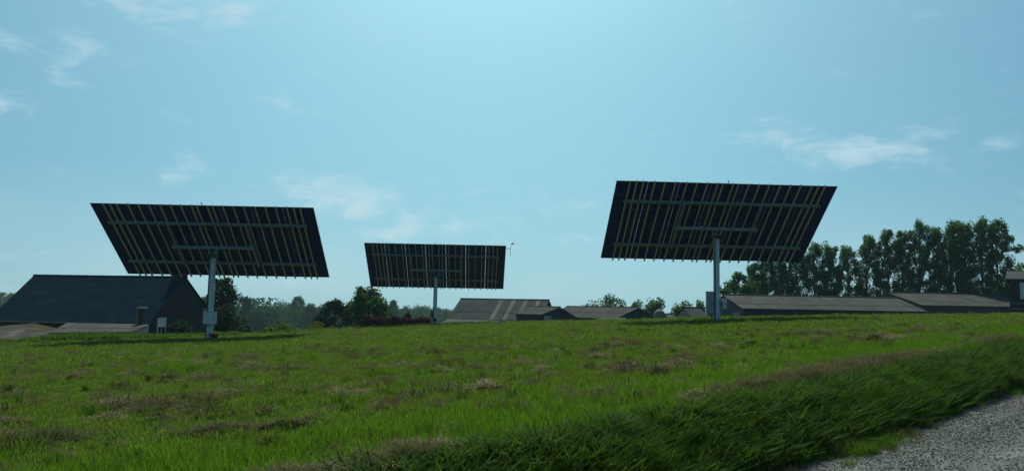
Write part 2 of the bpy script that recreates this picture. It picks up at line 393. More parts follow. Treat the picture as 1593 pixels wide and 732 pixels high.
# ------------------------------------------------------------------ solar trackers
MODW, MODH, GAP = 1.695, 1.003, 0.014
def module_mesh():
    b = MB(); w, h = MODW / 2, MODH / 2
    b.box(-w + .012, w - .012, -h + .012, h - .012, -.012, -.007, 0)         # laminate, dark back
    b.box(-w + .012, w - .012, -h + .012, h - .012, -.0165, -.0125, 1)       # glass
    for (x0, x1, y0, y1) in ((-w, w, -h, -h + .011), (-w, w, h - .011, h), (-w, -w + .011, -h + .0112, h - .0112), (w - .011, w, -h + .0112, h - .0112)):
        b.box(x0, x1, y0, y1, -.035, 0, 2)
    b.box(-.07, .07, h - .19, h - .07, -.0065, .012, 3)                       # junction box
    return b.mesh('solar_module', [M['back'], M['glassface'], M['mframe'], M['jbox']])
ME_MOD = module_mesh()
ME_RIB = MB().box(-.036, .036, -3.15, 3.12, .002, .075).mesh('support_rib', M['rib'])
ME_BEAM = MB().box(-5.42, 5.42, -.062, .062, .078, .215).mesh('main_beam', M['steel'])
ME_CROSS = MB().box(-.07, .07, -1.76, 1.76, .218, .37).mesh('cross_beam', M['steel'])
ME_TUBE = MB().tube([(-2.3, .10, .48), (2.3, .10, .48)], .10, 12).mesh('torque_tube', M['steel'], True)
ME_SADDLE = MB().box(-.13, .13, -.03, .23, .372, .39).box(-.10, .10, -.02, -.003, .39, .54).box(-.10, .10, .203, .22, .39, .54).mesh('tube_saddle', M['steel'])
ME_PIN = MB().tube([(0, 3.06, -.02), (0, 3.20, -.02)], .018, 6).tube([(0, 3.20, -.02), (0, 3.24, -.02)], .035, 8).mesh('sun_sensor', M['dark'])
RIBS = [.74, 1.09, 1.45, 2.06, 2.61, 3.17, 3.77, 4.32, 4.88, 5.44, 5.72]
RIBS = [-6 + r for r in RIBS] + [6 - r for r in RIBS]
def tracker(base, hub, az, ti, label, kind):
    az, ti = R_(az), R_(ti)
    root = thing('solar_tracker', base, label, 'solar tracker', 'solar trackers standing in the meadow')
    u = Vector((math.cos(az), math.sin(az), 0)); n = Vector((-math.sin(az) * math.sin(ti), math.cos(az) * math.sin(ti), math.cos(ti)))
    v = (-n).cross(u)
    A = Matrix.Identity(4)
    for i in range(3): A[i][0], A[i][1], A[i][2] = u[i], v[i], -n[i]
    c = Vector(hub) - Vector(base)
    A.translation = c                                                         # centre of the module plane
    for j in range(6):
        for i in range(7):
            x = (i - 3) * (MODW + GAP); y = (j - 2.5) * (MODH + GAP)
            jit = Matrix.Rotation(random.uniform(-.0025, .0025), 4, 'X') @ Matrix.Rotation(random.uniform(-.002, .002), 4, 'Y')
            link('solar_module', ME_MOD, root, mat=A @ Matrix.Translation((x, y, -.004)) @ jit)
    for r in RIBS: link('support_rib', ME_RIB, root, mat=A @ Matrix.Translation((r, random.uniform(-.02, .02), 0)))
    for y in (1.72, -1.66): link('main_beam', ME_BEAM, root, mat=A @ Matrix.Translation((0, y, 0)))
    for x in (-2.12, 2.12):
        link('cross_beam', ME_CROSS, root, mat=A @ Matrix.Translation((x, .03, 0)))
        link('tube_saddle', ME_SADDLE, root, mat=A @ Matrix.Translation((x, 0, 0)))
    link('torque_tube', ME_TUBE, root, mat=A)
    link('sun_sensor', ME_PIN, root, mat=A)
    tb = A @ Vector((0, .10, .48)); top = tb.z - .20                             # the tube sits in a yoke on the post
    px, py = tb.x, tb.y
    b = MB(); b.tube([(px, py, -.3), (px, py, .75), (px, py, .85), (px, py, top - .34)], [.20, .20, .172, .165], 20)
    post = build(b, 'post', M['post'], root, smooth=False)
    for p in post.data.polygons: p.use_smooth = len(p.vertices) == 4
    build(MB().tube([(px, py, .02), (px, py, .05)], .30, 20).tube([(px, py, .051), (px, py, .12)], [.24, .215], 20), 'base_flange', M['steel'], post)
    build(MB().box(px - .55, px + .55, py - .55, py + .55, -.4, .03), 'concrete_footing', M['concrete'], root)
    b = MB().tube([(px, py, top - .34), (px, py, top - .30), (px, py, top - .14), (px, py, top - .10)], [.20, .255, .255, .20], 20)
    hubo = build(b, 'slew_drive', M['steel'], root)
    build(MB().box(px - .20, px + .20, py - .42, py - .20, top - .32, top - .16), 'drive_motor', M['dark'], hubo)
    b = MB()
    for sx in (-1, 1):
        b.add([(px + sx * .19, py - .20, top - .10), (px + sx * .22, py - .20, top - .10), (px + sx * .22, py + .20, top - .10), (px + sx * .19, py + .20, top - .10),
               (px + sx * .19, py - .12, top + .31), (px + sx * .22, py - .12, top + .31), (px + sx * .22, py + .12, top + .31), (px + sx * .19, py + .12, top + .31)],
              [(3, 2, 1, 0), (4, 5, 6, 7), (0, 1, 5, 4), (1, 2, 6, 5), (2, 3, 7, 6), (3, 0, 4, 7)])
    b.box(px - .23, px + .23, py - .2, py + .2, top - .125, top - .099)
    build(b, 'yoke', M['steel'], root)
    # push rods from the head to the frame
    a0 = A @ Vector((0, -1.66, .24)); b0 = Vector((px, py - .22, top - .22))
    b = MB().tube([b0, b0.lerp(a0, .55)], .055, 10).tube([b0.lerp(a0, .55), a0], .032, 8)
    build(b, 'tilt_actuator', M['steel'], root)
    for k, (xa, ya) in enumerate(((-1.3, .95), (1.5, .8), (.7, -1.1))):
        p0 = A @ Vector((xa, ya, .08)); p2 = Vector((px + .1 * (k - 1), py - .17, top - .36)); p1 = p0.lerp(p2, .5) - Vector((0, 0, .28 + .07 * k))
        pts = [p0.lerp(p1, q / 6).lerp(p1.lerp(p2, q / 6), q / 6) for q in range(7)]
        build(MB().tube(pts, .016, 5), 'cable', M['dark'], root)
    # cable run down the post
    b = MB().tube([(px - .14, py - .16, .06), (px - .13, py - .16, 1.5), (px - .12, py - .15, top - .4)], .028, 6)
    build(b, 'cable_conduit', M['dark'], root)
    def cabinet(name, x0, x1, y0, y1, z0, z1, mat, door=True):
        cb = bevel(build(MB().box(px + x0, px + x1, py + y0, py + y1, z0, z1), name, M[mat], root), .012)
        if door:
            build(MB().box(px + x0 + .03, px + x1 - .03, py + y0 - .014, py + y0 - .003, z0 + .03, z1 - .03), 'door', M[mat], cb)
            build(MB().box(px + x1 - .09, px + x1 - .06, py + y0 - .035, py + y0 - .0145, (z0 + z1) / 2 - .06, (z0 + z1) / 2 + .06), 'handle', M['dark'], cb)
            build(MB().box(px + x0 - .02, px + x1 + .02, py + y0 - .03, py + y1 + .01, z1 + .002, z1 + .02), 'rain_lid', M[mat], cb)
    if kind == 'A':
        cabinet('control_cabinet', -.22, .46, -.46, -.21, .88, 1.56, 'cab')
        cabinet('side_cabinet', -.36, -.23, -.14, .14, .95, 1.72, 'cabgrey', False)
        build(MB().tube([(px + .18, py - .22, .05), (px + .18, py - .22, .88)], .02, 6), 'earth_cable', M['white'], root)
    if kind == 'C':
        cabinet('control_cabinet', -.56, -.19, -.20, .18, .42, 1.62, 'cabgrey')
        cabinet('meter_box', .19, .50, -.24, -.02, .70, 1.28, 'cab')
        build(MB().box(px + .175, px + .24, py - .30, py - .245, .78, 1.1), 'isolator_switch', M['dark'], root)
        build(MB().tube([(px - .3, py - .1, .03), (px - .3, py - .1, .42)], .03, 6), 'cable_riser', M['dark'], root)
    if kind == 'B':
        cabinet('control_cabinet', -.34, -.19, -.14, .14, .62, 1.2, 'dark', False)
        build(MB().box(px - .12, px + .16, py - .30, py - .212, .32, .62), 'isolator_box', M['dark'], root)
        b = MB(); e = A @ Vector((6.0, 2.75, .03)); f2 = e + u * .35
        b.tube([A @ Vector((5.7, 2.75, .03)), f2], .022, 6)
        b.tube([f2 + Vector((0, 0, -.62)), f2 + Vector((.02, 0, .18)), f2 + Vector((.16, 0, .38))], .018, 6)
        st = build(b, 'wind_sensor_arm', M['dark'], root)
        b = MB(); q = f2 + Vector((.18, 0, .42))
        b.tube([q + Vector((0, 0, -.06)), q + Vector((0, 0, .08))], .05, 8)
        for k in range(3):
            d = Vector((math.cos(k * 2.1), math.sin(k * 2.1), 0)); b.tube([q, q + d * .16], .012, 5); b.tube([q + d * .13, q + d * .2], [.05, .02], 8)
        build(b, 'cup_anemometer', M['dark'], st)
    return root
Z0 = CAM_Z
tracker((-16.82, 44.10, gz(-16.82, 44.1)), (-16.84, 44.10, 3.26 + Z0), 1.70, 36.05, 'solar tracker with white control cabinet on its post, left, overlapping the slate house', 'A')
tracker((-6.53, 67.76, gz(-6.53, 67.76)), (-6.56, 67.76, 3.21 + Z0), 2.49, 35.5, 'smallest and farthest solar tracker, in the middle, with wind sensor at its corner', 'B')
tracker((11.28, 43.20, gz(11.28, 43.2)), (11.30, 43.20, 4.72 + Z0), 3.19, 38.4, 'solar tracker on the right in front of the poplars, tall grey cabinet on post', 'C')

# ------------------------------------------------------------------ farm buildings
def sheets(parent, P00, P10, P01, P11, ncol, nrow, mat, name='roof_sheet', strips=(), strip_mat='strip', amp=.03, nw=5):
    """corrugated sheets laid over the roof quad eave P00-P10, ridge P01-P11; each sheet is a piece of its own"""
    P00, P10, P01, P11 = map(Vector, (P00, P10, P01, P11))
    nrm = (P10 - P00).cross(P01 - P00).normalized()
    if nrm.z < 0: nrm = -nrm
    for i in range(ncol):
        for j in range(nrow):
            b = MB(); vs = []
            a0, a1 = i / ncol, (i + 1) / ncol - .002; j0 = j / nrow; j1 = min(1.0, (j + 1) / nrow + .012)
            k = nw * 2 + 1
            lift0 = random.uniform(-.004, .006)
            for jj, off in ((j0, .018 + .012 * (j % 2) + lift0), (j1, .004 + .012 * (j % 2) + lift0)):
                for q in range(k):
                    t = a0 + (a1 - a0) * q / (k - 1)
                    p = P00.lerp(P10, t).lerp(P01.lerp(P11, t), jj) + nrm * (off + (amp if q % 2 else 0))
                    vs.append(p)
            n0 = len(vs)
            vs += [v - nrm * .008 for v in vs]
            fs = [(q, q + 1, k + q + 1, k + q) for q in range(k - 1)] + [(n0 + q + 1, n0 + q, n0 + k + q, n0 + k + q + 1) for q in range(k - 1)]
            fs += [(q + 1, q, n0 + q, n0 + q + 1) for q in range(k - 1)]
            b.add(vs, fs)
            st = i in strips
            build(b, 'rooflight' if st else name, M[strip_mat if st else mat], parent)
def barn(name, x0, y0, ang, L, D, ze, zr, zg, label, cat='barn', ro=.5, ze2=None, wall='darkwall', roof='fibre', ncol=14, nrow=2, strips=(), over=.25, group=None, plain_roof=False):
    a = R_(ang); e1 = Vector((math.cos(a), math.sin(a), 0)); e2 = Vector((-math.sin(a), math.cos(a), 0)) * (1 if D > 0 else -1); D = abs(D)
    ze2 = ze if ze2 is None else ze2
    O = Vector((x0, y0, 0)); root = thing(name, (x0, y0, zg), label, cat, group)
    root_off = Vector((x0, y0, zg))
    def W(l, d, z): return O + e1 * l + e2 * d + Vector((0, 0, z)) - root_off
    # walls: a prism with gables
    sec = [(0, zg - .5), (0, ze), (ro * D, zr), (D, ze2), (D, zg - .5)]
    b = MB(); vs = [W(0, d, z) for d, z in sec] + [W(L, d, z) for d, z in sec]
    b.add(vs, [(0, 1, 2, 3, 4), (9, 8, 7, 6, 5), (0, 5, 6, 1), (3, 8, 9, 4), (1, 6, 7, 2), (2, 7, 8, 3)])
    w = build(b, 'wall', M[wall], root)
    k = over / max(ro * D, .1); dz = (zr - ze) * k; k2 = over / max((1 - ro) * D, .1); dz2 = (zr - ze2) * k2
    t = .05
    if plain_roof:
        b = MB(); g = .15
        for (d0, z0, d1, z1) in ((-over, ze - dz, ro * D, zr), (D + over, ze2 - dz2, ro * D, zr)):
            vv = [W(-g, d0, z0 + .02), W(L + g, d0, z0 + .02), W(L + g, d1, z1 + .02), W(-g, d1, z1 + .02)]
            vv += [p + Vector((0, 0, t)) for p in vv]
            b.add(vv, [(3, 2, 1, 0), (4, 5, 6, 7), (0, 1, 5, 4), (1, 2, 6, 5), (2, 3, 7, 6), (3, 0, 4, 7)])
        rf = build(b, 'roof', M[roof], root)
    else:
        b = MB()
        for d0, z0 in ((0.05, ze - .03), (ro * D, zr - .08), (D - .05, ze2 - .03)):
            p, q = W(-.2, d0, z0), W(L + .2, d0, z0); b.tube([p, q], .06, 4)
        rf = build(b, 'roof_frame', M['wood'], root)
        sheets(rf, W(-.2, -over, ze - dz), W(L + .2, -over, ze - dz), W(-.2, ro * D, zr), W(L + .2, ro * D, zr), ncol, nrow, roof, strips=strips)
        sheets(rf, W(L + .2, D + over, ze2 - dz2), W(-.2, D + over, ze2 - dz2), W(L + .2, ro * D, zr), W(-.2, ro * D, zr), ncol, nrow, roof)
    b = MB().tube([W(-.22, ro * D, zr + .035), W(L * .5, ro * D, zr + .045 - .03), W(L + .22, ro * D, zr + .035)], .09, 8)
    build(b, 'ridge_cap', M[roof], rf)
    return root, W, e1, e2
def opening(root, W, l0, l1, d, z0, z1, side, name='door', mat='render', frame='white', panes=False):
    """a door or window set on a wall; side: 'f' front wall (d fixed at 0) or 'g0'/'g1' gable (l fixed)"""
    def P(a, z, out):
        if side == 'f': return W(a, -out, z)
        if side == 'g0': return W(-out, a, z)
        return W(d + out, a, z)
    def slab(n, m_, a0, a1, z0, z1, o0, o1, parent):
        vs = [P(a, z, o) for o in (o0, o1) for (a, z) in ((a0, z0), (a1, z0), (a1, z1), (a0, z1))]
        return build(MB().add(vs, [(3, 2, 1, 0), (4, 5, 6, 7), (0, 1, 5, 4), (1, 2, 6, 5), (2, 3, 7, 6), (3, 0, 4, 7)]), n, M[m_], parent)
    o = slab(name, mat, l0, l1, z0, z1, .003, .05, root)
    f = .07
    for (a0, a1, b0, b1) in ((l0 - f, l0, z0 - f, z1 + f), (l1, l1 + f, z0 - f, z1 + f), (l0 + .001, l1 - .001, z1, z1 + f), (l0 + .001, l1 - .001, z0 - f, z0)):
        slab('frame', frame, a0, a1, b0, b1, .004, .08, o)
    return o, slab

# slate-roofed stone house, far left
hz = -2.9
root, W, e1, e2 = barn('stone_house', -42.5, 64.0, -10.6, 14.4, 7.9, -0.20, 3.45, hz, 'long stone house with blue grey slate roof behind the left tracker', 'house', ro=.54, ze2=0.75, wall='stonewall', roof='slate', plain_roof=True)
house = root
b = MB()
p = W(14.4 - .42, 4.27, 0); 
b.box(p.x - .42, p.x + .42, p.y - .55, p.y + .55, 3.0 - hz, 3.75 - hz); b.box(p.x - .48, p.x + .48, p.y - .61, p.y + .61, 3.752 - hz, 3.85 - hz)
st = build(b, 'chimney', M['stonewall'], house)
for dx in (-.18, .2): build(MB().tube([(p.x + dx, p.y, 3.851 - hz), (p.x + dx, p.y, 4.08 - hz)], [.12, .10], 10), 'chimney_pot', M['brick'], st)
o, slab = opening(house, W, 1.0, 1.95, 14.4, -1.35, .05, 'g1', 'window', 'pane')
slab('roller_shutter', 'white', 1.02, 1.93, -.62, .03, .052, .07, o)
slab('mullion', 'white', 1.44, 1.51, -1.33, -.64, .051, .068, o)
b = MB(); pe0, pe1 = W(-.1, -.33, -.45), W(14.5, -.33, -.45)
build(MB().tube([pe0, pe1], .07, 8), 'gutter', M['dark'], house)

# brick flue beside the house
t = thing('brick_flue', (-27.4, 58.0, -2.9), 'slender dark flue rising in front of the slate roof of the house', 'chimney')
bevel(build(MB().box(-.2, .2, -.2, .2, -.3, 3.75), 'shaft', M['brick'], t), .02)
build(MB().box(-.27, .27, -.27, .27, 3.751, 3.9), 'cap', M['concrete'], t)
build(MB().tube([(-.27, -.05, 0), (-.27, -.05, 3.7)], .045, 6), 'drain_pipe', M['cabgrey'], t)

def lean_to(name, q, zg, label, roof, wall, ncol, nrow):
    """monopitch building; q = four roof corners (low0, low1, high1, high0)"""
    c = sum((Vector(p) for p in q), Vector()) / 4; root = thing(name, (c.x, c.y, zg), label, 'shed')
    o = Vector((c.x, c.y, zg)); lo0, lo1, hi1, hi0 = [Vector(p) - o for p in q]
    ins = [p.lerp(Vector((0, 0, p.z)), .02) - Vector((0, 0, .06)) for p in (lo0, lo1, hi1, hi0)]
    gnd = [Vector((p.x, p.y, -.4)) for p in ins]
    build(MB().add(gnd + ins, [(3, 2, 1, 0), (4, 5, 6, 7), (0, 1, 5, 4), (1, 2, 6, 5), (2, 3, 7, 6), (3, 0, 4, 7)]), 'wall', M[wall], root)
    rf = build(MB().tube([lo0 - Vector((0, 0, .05)), lo1 - Vector((0, 0, .05))], .05, 4), 'roof_frame', M['wood'], root)
    sheets(rf, lo0, lo1, hi0, hi1, ncol, nrow, roof)
    return root
lean_to('farm_shed', [(-32.6, 48.2, -1.51), (-33.5, 59.4, -.97), (-37.1, 61.0, -.45), (-40.0, 54.0, -.94)], -3.2, 'low shed with orange lichened roof at the left edge', 'lichen', 'darkwall', 9, 3)
lean_to('outhouse', [(-33.0, 55.8, -.95), (-26.2, 54.0, -.72), (-26.6, 57.6, -.32), (-33.6, 59.2, -.34)], -3.2, 'low outhouse with flat grey roof and pale end wall before the slate house', 'fibre', 'render', 9, 2)

# centre barns
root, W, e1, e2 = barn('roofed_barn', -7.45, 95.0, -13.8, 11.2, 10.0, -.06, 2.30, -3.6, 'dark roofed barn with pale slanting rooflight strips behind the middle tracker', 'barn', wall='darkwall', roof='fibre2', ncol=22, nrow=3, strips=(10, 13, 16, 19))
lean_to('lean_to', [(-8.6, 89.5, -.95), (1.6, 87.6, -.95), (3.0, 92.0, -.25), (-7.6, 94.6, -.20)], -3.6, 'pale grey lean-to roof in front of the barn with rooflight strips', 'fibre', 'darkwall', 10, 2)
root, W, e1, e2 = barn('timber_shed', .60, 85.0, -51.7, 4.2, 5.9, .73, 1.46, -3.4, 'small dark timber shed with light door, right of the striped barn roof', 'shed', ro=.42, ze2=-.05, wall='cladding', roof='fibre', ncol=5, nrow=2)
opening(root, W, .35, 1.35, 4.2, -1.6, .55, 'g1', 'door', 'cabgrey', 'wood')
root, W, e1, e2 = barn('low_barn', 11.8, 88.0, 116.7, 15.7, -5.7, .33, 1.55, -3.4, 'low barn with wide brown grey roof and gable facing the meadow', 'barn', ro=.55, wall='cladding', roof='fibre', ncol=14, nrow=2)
lean_to('side_awning', [(9.0, 84.0, .02), (12.4, 85.6, .05), (13.0, 87.8, .42), (10.2, 87.9, .40)], -3.2, 'small open roofed awning at the gable of the low barn', 'fibre2', 'darkwall', 3, 1)
t = thing('feed_silo', (21.0, 110.0, -3.5), 'pale round-topped feed silo between the low barn and distant trees', 'silo')
build(MB().tube([(0, 0, 0), (0, 0, 3.9), (0, 0, 4.5), (0, 0, 4.8), (0, 0, 4.92)], [.85, .85, .72, .35, .08], 16), 'tank', M['tank'], t, smooth=True)
for k in range(3): build(MB().tube([(0, 0, 1.0 + k * 1.2), (0, 0, 1.06 + k * 1.2)], .875, 16), 'band', M['cabgrey'], t)
root, W, e1, e2 = barn('distant_shed', 21.4, 104.0, 4, 2.9, 4.0, .10, .75, -3.4, 'tiny distant shed with grey roof right of the feed silo', 'shed', wall='render', roof='fibre', ncol=3, nrow=1)

# right-hand barns
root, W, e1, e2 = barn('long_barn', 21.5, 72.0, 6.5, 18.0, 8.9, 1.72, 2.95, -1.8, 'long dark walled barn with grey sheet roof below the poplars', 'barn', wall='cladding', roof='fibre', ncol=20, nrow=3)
o, slab = opening(root, W, .3, 2.3, 0, -1.5, 1.3, 'g0', 'door', 'render', 'wood')
slab('dark_leaf', 'darkwall', .34, .75, -1.48, 1.28, .052, .07, o)
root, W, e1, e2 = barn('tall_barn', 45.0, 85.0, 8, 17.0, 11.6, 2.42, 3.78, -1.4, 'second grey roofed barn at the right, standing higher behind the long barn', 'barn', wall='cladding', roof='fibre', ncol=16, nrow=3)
root, W, e1, e2 = barn('garden_shed', 18.0, 77.0, 20, 1.6, 3.0, .85, 1.65, -1.8, 'tiny pale gabled shed left of the right tracker post', 'shed', wall='render', roof='fibre2', ncol=2, nrow=1)
opening(root, W, .35, 1.25, 0, -1.4, .7, 'f', 'door', 'darkwall', 'wood')
root, W, e1, e2 = barn('edge_house', 35.25, 55.0, -33, 7.0, 6.0, 4.05, 4.70, -.9, 'dark walled building cut off by the right edge with a pale window', 'house', wall='darkwall', roof='fibre2', plain_roof=True, over=.3)
o, slab = opening(root, W, .72, 1.12, 0, 2.72, 3.75, 'f', 'window', 'pane')
slab('curtain', 'white', .74, 1.10, 2.74, 3.73, .051, .06, o)
for zz in (2.3, 1.9): slab('rail', 'wood', .02, 3.2, zz, zz + .12, .003, .05, root)
for i, (x, y, h, lb) in enumerate([(33.5, 67.5, 1.9, 'lone wooden post before the long barn roof end'), (-21.0, 51.5, 1.3, 'short wooden post beside the shrub behind the left tracker')]):
    t = thing('fence_post', (x, y, gz(x, y)), lb, 'post', 'wooden fence posts')
    z1 = (1.6 - gz(x, y)) if i == 0 else .9
    bevel(build(MB().tube([(0, 0, -.3), (.03, 0, z1)], [.09, .08], 8), 'shaft', M['wood'], t), .01)

# ------------------------------------------------------------------ trees
def leaves_at(P, size, g, flat=0.0, up=0.0):
    """small bent leaf sprays at the points P: two triangles-wide quads"""
    n = len(P); d = g.normal(size=(n, 3)); d /= np.linalg.norm(d, axis=1)[:, None]
    d[:, 2] = d[:, 2] * (1 - flat) + up; d /= np.linalg.norm(d, axis=1)[:, None]
    e = g.normal(size=(n, 3)); e -= (e * d).sum(1)[:, None] * d; e /= np.linalg.norm(e, axis=1)[:, None]
    nn = np.cross(d, e); s = size * g.uniform(.6, 1.35, n)[:, None]
    a = P - d * s * .5; c = P + d * s * .5; b_ = P + e * s * .32 + nn * s * .12; f = P - e * s * .32 + nn * s * .12
    V = np.stack([a, b_, c, f], 1).reshape(-1, 3)
    return V, np.arange(n * 4).reshape(-1, 4)
def clump_crown(g, clumps, per, size, **k):
    """clumps: list of (centre, radius xyz)"""
    Ps = []
    for c, r in clumps:
        n = max(6, int(per * g.uniform(.7, 1.3)))
        q = g.normal(size=(n, 3)); q /= np.linalg.norm(q, axis=1)[:, None]
        q *= (g.random(n) ** .45)[:, None]
        Ps.append(np.asarray(c) + q * np.asarray(r))
    P = np.concatenate(Ps)
    return leaves_at(P, size, g, **k)
def tree(name, x, y, top, zb, shape, label, cat='tree', leaf='broad', group=None, seed=0, cl=34, per=90, size=.32, trunk_r=.16, cr=.9, tallc=1.0, **k):
    """shape(g) -> clump centre relative to the base; limbs run from the stem to the clumps"""
    g = np.random.default_rng(seed); h = top - zb
    root = thing(name, (x, y, zb), label, cat, group)
    cents = [shape(g, h, i / cl) for i in range(cl)]
    clumps = []; b = MB()
    lean = g.normal(size=2) * .012 * h
    stem = [(0, 0, -.3)] + [(lean[0] * q * q + .04 * g.normal(), lean[1] * q * q + .04 * g.normal(), h * .92 * q) for q in (.2, .4, .6, .8, 1.0)]
    b.tube(stem, [trunk_r * 1.15, trunk_r, trunk_r * .8, trunk_r * .6, trunk_r * .38, trunk_r * .1], 8)
    for c in cents:
        c = np.array(c); r = cr * g.uniform(.65, 1.25)
        clumps.append((c, (r, r, r * tallc * g.uniform(.75, 1.1))))
        zs = max(.12 * h, min(.88 * h, c[2] - .5 * math.hypot(c[0], c[1]) - .1 * h))
        f = zs / h / .92; s0 = Vector((lean[0] * f * f, lean[1] * f * f, zs)); e0 = Vector(c)
        mid = s0.lerp(e0, .5) + Vector((0, 0, -.04 * h + .03 * h * g.random()))
        rr = trunk_r * .42 * (1 - .55 * zs / h)
        b.tube([s0, mid, e0], [rr, rr * .65, rr * .25], 5)
    build(b, 'trunk', M['bark'], root, smooth=True)
    V, Fq = clump_crown(g, clumps, per, size, **k)
    link('crown', arr_mesh('crown', V, Fq, M[leaf]), root)
    return root
def sh_round(rx, ry, lo=.25, flat=1.0):
    def f(g, h, t):
        while True:
            q = g.uniform(-1, 1, 3); d = np.linalg.norm(q)
            if .45 < d < 1: break
        cz = (1 + lo) / 2 * h; rzz = (1 - lo) / 2 * h * .93
        return (q[0] * rx, q[1] * ry, cz + q[2] * rzz)
    return f
def sh_poplar(w, lo=.2, lean=0.0):
    def f(g, h, t):
        z = lo + (1 - lo) * (t * .97 + .03 * g.random())
        ww = w * (np.sin(np.clip((z - lo) / (1 - lo), 0, 1) ** .75 * np.pi * .93) * .85 + .25)
        a = g.uniform(0, 6.283); r = ww * math.sqrt(g.random())
        return (r * math.cos(a) + lean * z * h, r * math.sin(a), z * h * .955)
    return f
def sh_cone(w, lo=.05):
    def f(g, h, t):
        z = lo + (1 - lo) * t ** 1.15; r = w * (1 - z) ** .6 * (.55 + .45 * math.sqrt(g.random())); a = g.uniform(0, 6.283)
        return (r * math.cos(a), r * math.sin(a), z * h * .97)
    return f
def sh_pine(w, lo=.32):
    def f(g, h, t):
        tier = int(t * 7) / 7; z = lo + (1 - lo) * (tier + .05 * g.random())
        r = w * (1 - ((z - lo) / (1 - lo)) ** 1.4 * .72) * (.35 + .65 * g.random()); a = g.uniform(0, 6.283)
        return (r * math.cos(a), r * math.sin(a), z * h * .97 + .1 * r)
    return f
POP = [(35.0,112.0,8.6), (36.4,110.8,9.8), (38.1,109.6,10.3), (40.0,108.4,10.9), (41.9,107.2,11.3), (43.7,106.0,11.0), (45.5,104.8,10.8), (47.4,103.6,12.4), (49.7,102.4,13.0), (51.0,101.2,12.7), (52.5,100.0,13.9), (54.0,98.8,13.1), (55.3,97.6,13.9), (56.6,96.4,13.5), (57.6,95.2,13.9), (58.9,94.0,13.5)]
ORD = ['first', 'second', 'third', 'fourth', 'fifth', 'sixth', 'seventh', 'eighth', 'ninth', 'tenth', 'eleventh', 'twelfth', 'thirteenth', 'fourteenth', 'fifteenth']
for i, (x, y, tp) in enumerate(POP):
    gp = np.random.default_rng(100 + i)
    lb = ('rightmost tall poplar in the row with a leafy bough reaching out right' if i == len(POP) - 1 else
          'shortest poplar at the left end of the row, behind the tracker' if i == 0 else
          'tall slender poplar, %s from the left end of the row behind the barns' % ORD[i])
    t = tree('poplar_tree', x, y, tp, -2.2, sh_poplar(1.45 * gp.uniform(.85, 1.25), lo=gp.uniform(.08, .22), lean=gp.uniform(-.01, .05)), lb, 'tree', 'poplar', 'row of tall poplars behind the barns', 200 + i, cl=int(84 + 2.4 * tp), per=100, size=.23, trunk_r=.17, cr=.5, tallc=1.45)
    if i == len(POP) - 1:
        g = np.random.default_rng(77); b = MB(); cl = []
        for (dx, dz, r) in [(1.2, 5.6, .8), (1.9, 6.6, .8), (2.7, 7.4, .85), (3.4, 8.3, .8), (4.3, 8.9, .85), (5.2, 9.4, .8), (6.0, 10.2, .7), (6.9, 11.0, .6), (5.8, 11.2, .6), (7.4, 10.2, .6), (3.2, 9.6, .7), (2.3, 9.0, .7), (2.2, 11.6, .7), (1.6, 12.9, .6), (4.4, 10.3, .5), (5.0, 8.2, .5), (6.2, 9.5, .5), (1.5, 8.3, .7)]:
            dy = g.uniform(-.8, .8); cl.append(((dx, dy, dz), (r, r, r * .75)))
            b.tube([(0, 0, 2.5 + dz * .25), (dx * .5, dy * .5, 1.3 + dz * .55), (dx, dy, dz)], [.09, .06, .02], 5)
        bo = build(b, 'bough', M['bark'], t, smooth=True)
        V, Fq = clump_crown(g, cl, 110, .34)
        link('bough_leaves', arr_mesh('bough_leaves', V, Fq, M['poplar']), bo)
tree('pine_tree', -29.6, 80.0, 4.1, -3.3, sh_pine(2.4, .3), 'open crowned pine seen behind the left tracker post', 'tree', 'conifer', None, 31, cl=46, per=120, size=.26, trunk_r=.2, cr=.62)
tree('round_shrub', -21.6, 60.0, 1.05, -3.2, sh_round(1.35, 1.2, .1), 'dense rounded dark green shrub right of the left tracker post', 'shrub', 'conifer', None, 32, cl=34, per=150, size=.2, trunk_r=.08, cr=.55)
tree('leafy_shrub', -24.6, 58.0, .05, -3.2, sh_round(.9, .8, .1), 'small shrub at the gable of the slate house', 'shrub', 'conifer', None, 33, cl=18, per=110, size=.2, trunk_r=.06, cr=.5)
tree('conical_conifer', -18.9, 84.0, 1.8, -3.6, sh_cone(3.4), 'dark conical evergreen left of the broad tree', 'tree', 'darkleaf', None, 34, cl=80, per=160, size=.2, trunk_r=.14, cr=.6)
tree('broad_tree', -16.4, 90.0, 3.45, -3.6, sh_round(2.7, 2.4, .12), 'broad dark leafy tree between the left and middle trackers', 'tree', 'broad', None, 35, cl=64, per=150, size=.28, trunk_r=.22, cr=.78)
tree('small_dark_bush', -12.6, 95.0, .75, -3.6, sh_round(.75, .7, .1), 'small dark bush rising above the purple hedge', 'shrub', 'darkleaf', None, 36, cl=18, per=110, size=.2, trunk_r=.06, cr=.4)
tree('light_green_bush', -21.5, 73.0, -.25, -3.3, sh_round(1.5, 1.0, .1), 'light green bush before the distant wood', 'shrub', 'broadlight', None, 37, cl=24, per=110, size=.22, trunk_r=.06, cr=.55)
tree('yellow_bush', -16.5, 66.5, .0, -2.6, sh_round(1.15, .8, .1), 'yellow flowering bush at the far edge of the meadow', 'shrub', 'yellow', None, 38, cl=26, per=120, size=.15, trunk_r=.05, cr=.36)
tree('bushy_tree', 29.4, 100.0, 6.2, -2.4, sh_round(2.9, 2.4, .2), 'bright green bushy tree just right of the right tracker post', 'tree', 'broad', None, 39, cl=46, per=120, size=.32, trunk_r=.2, cr=.8)
tree('low_tree', 76.0, 120.0, 7.3, -2.2, sh_round(2.6, 2.2, .1), 'low dark tree between the last poplar and the edge building', 'tree', 'broad', None, 40, cl=30, per=110, size=.36, trunk_r=.18, cr=.9)
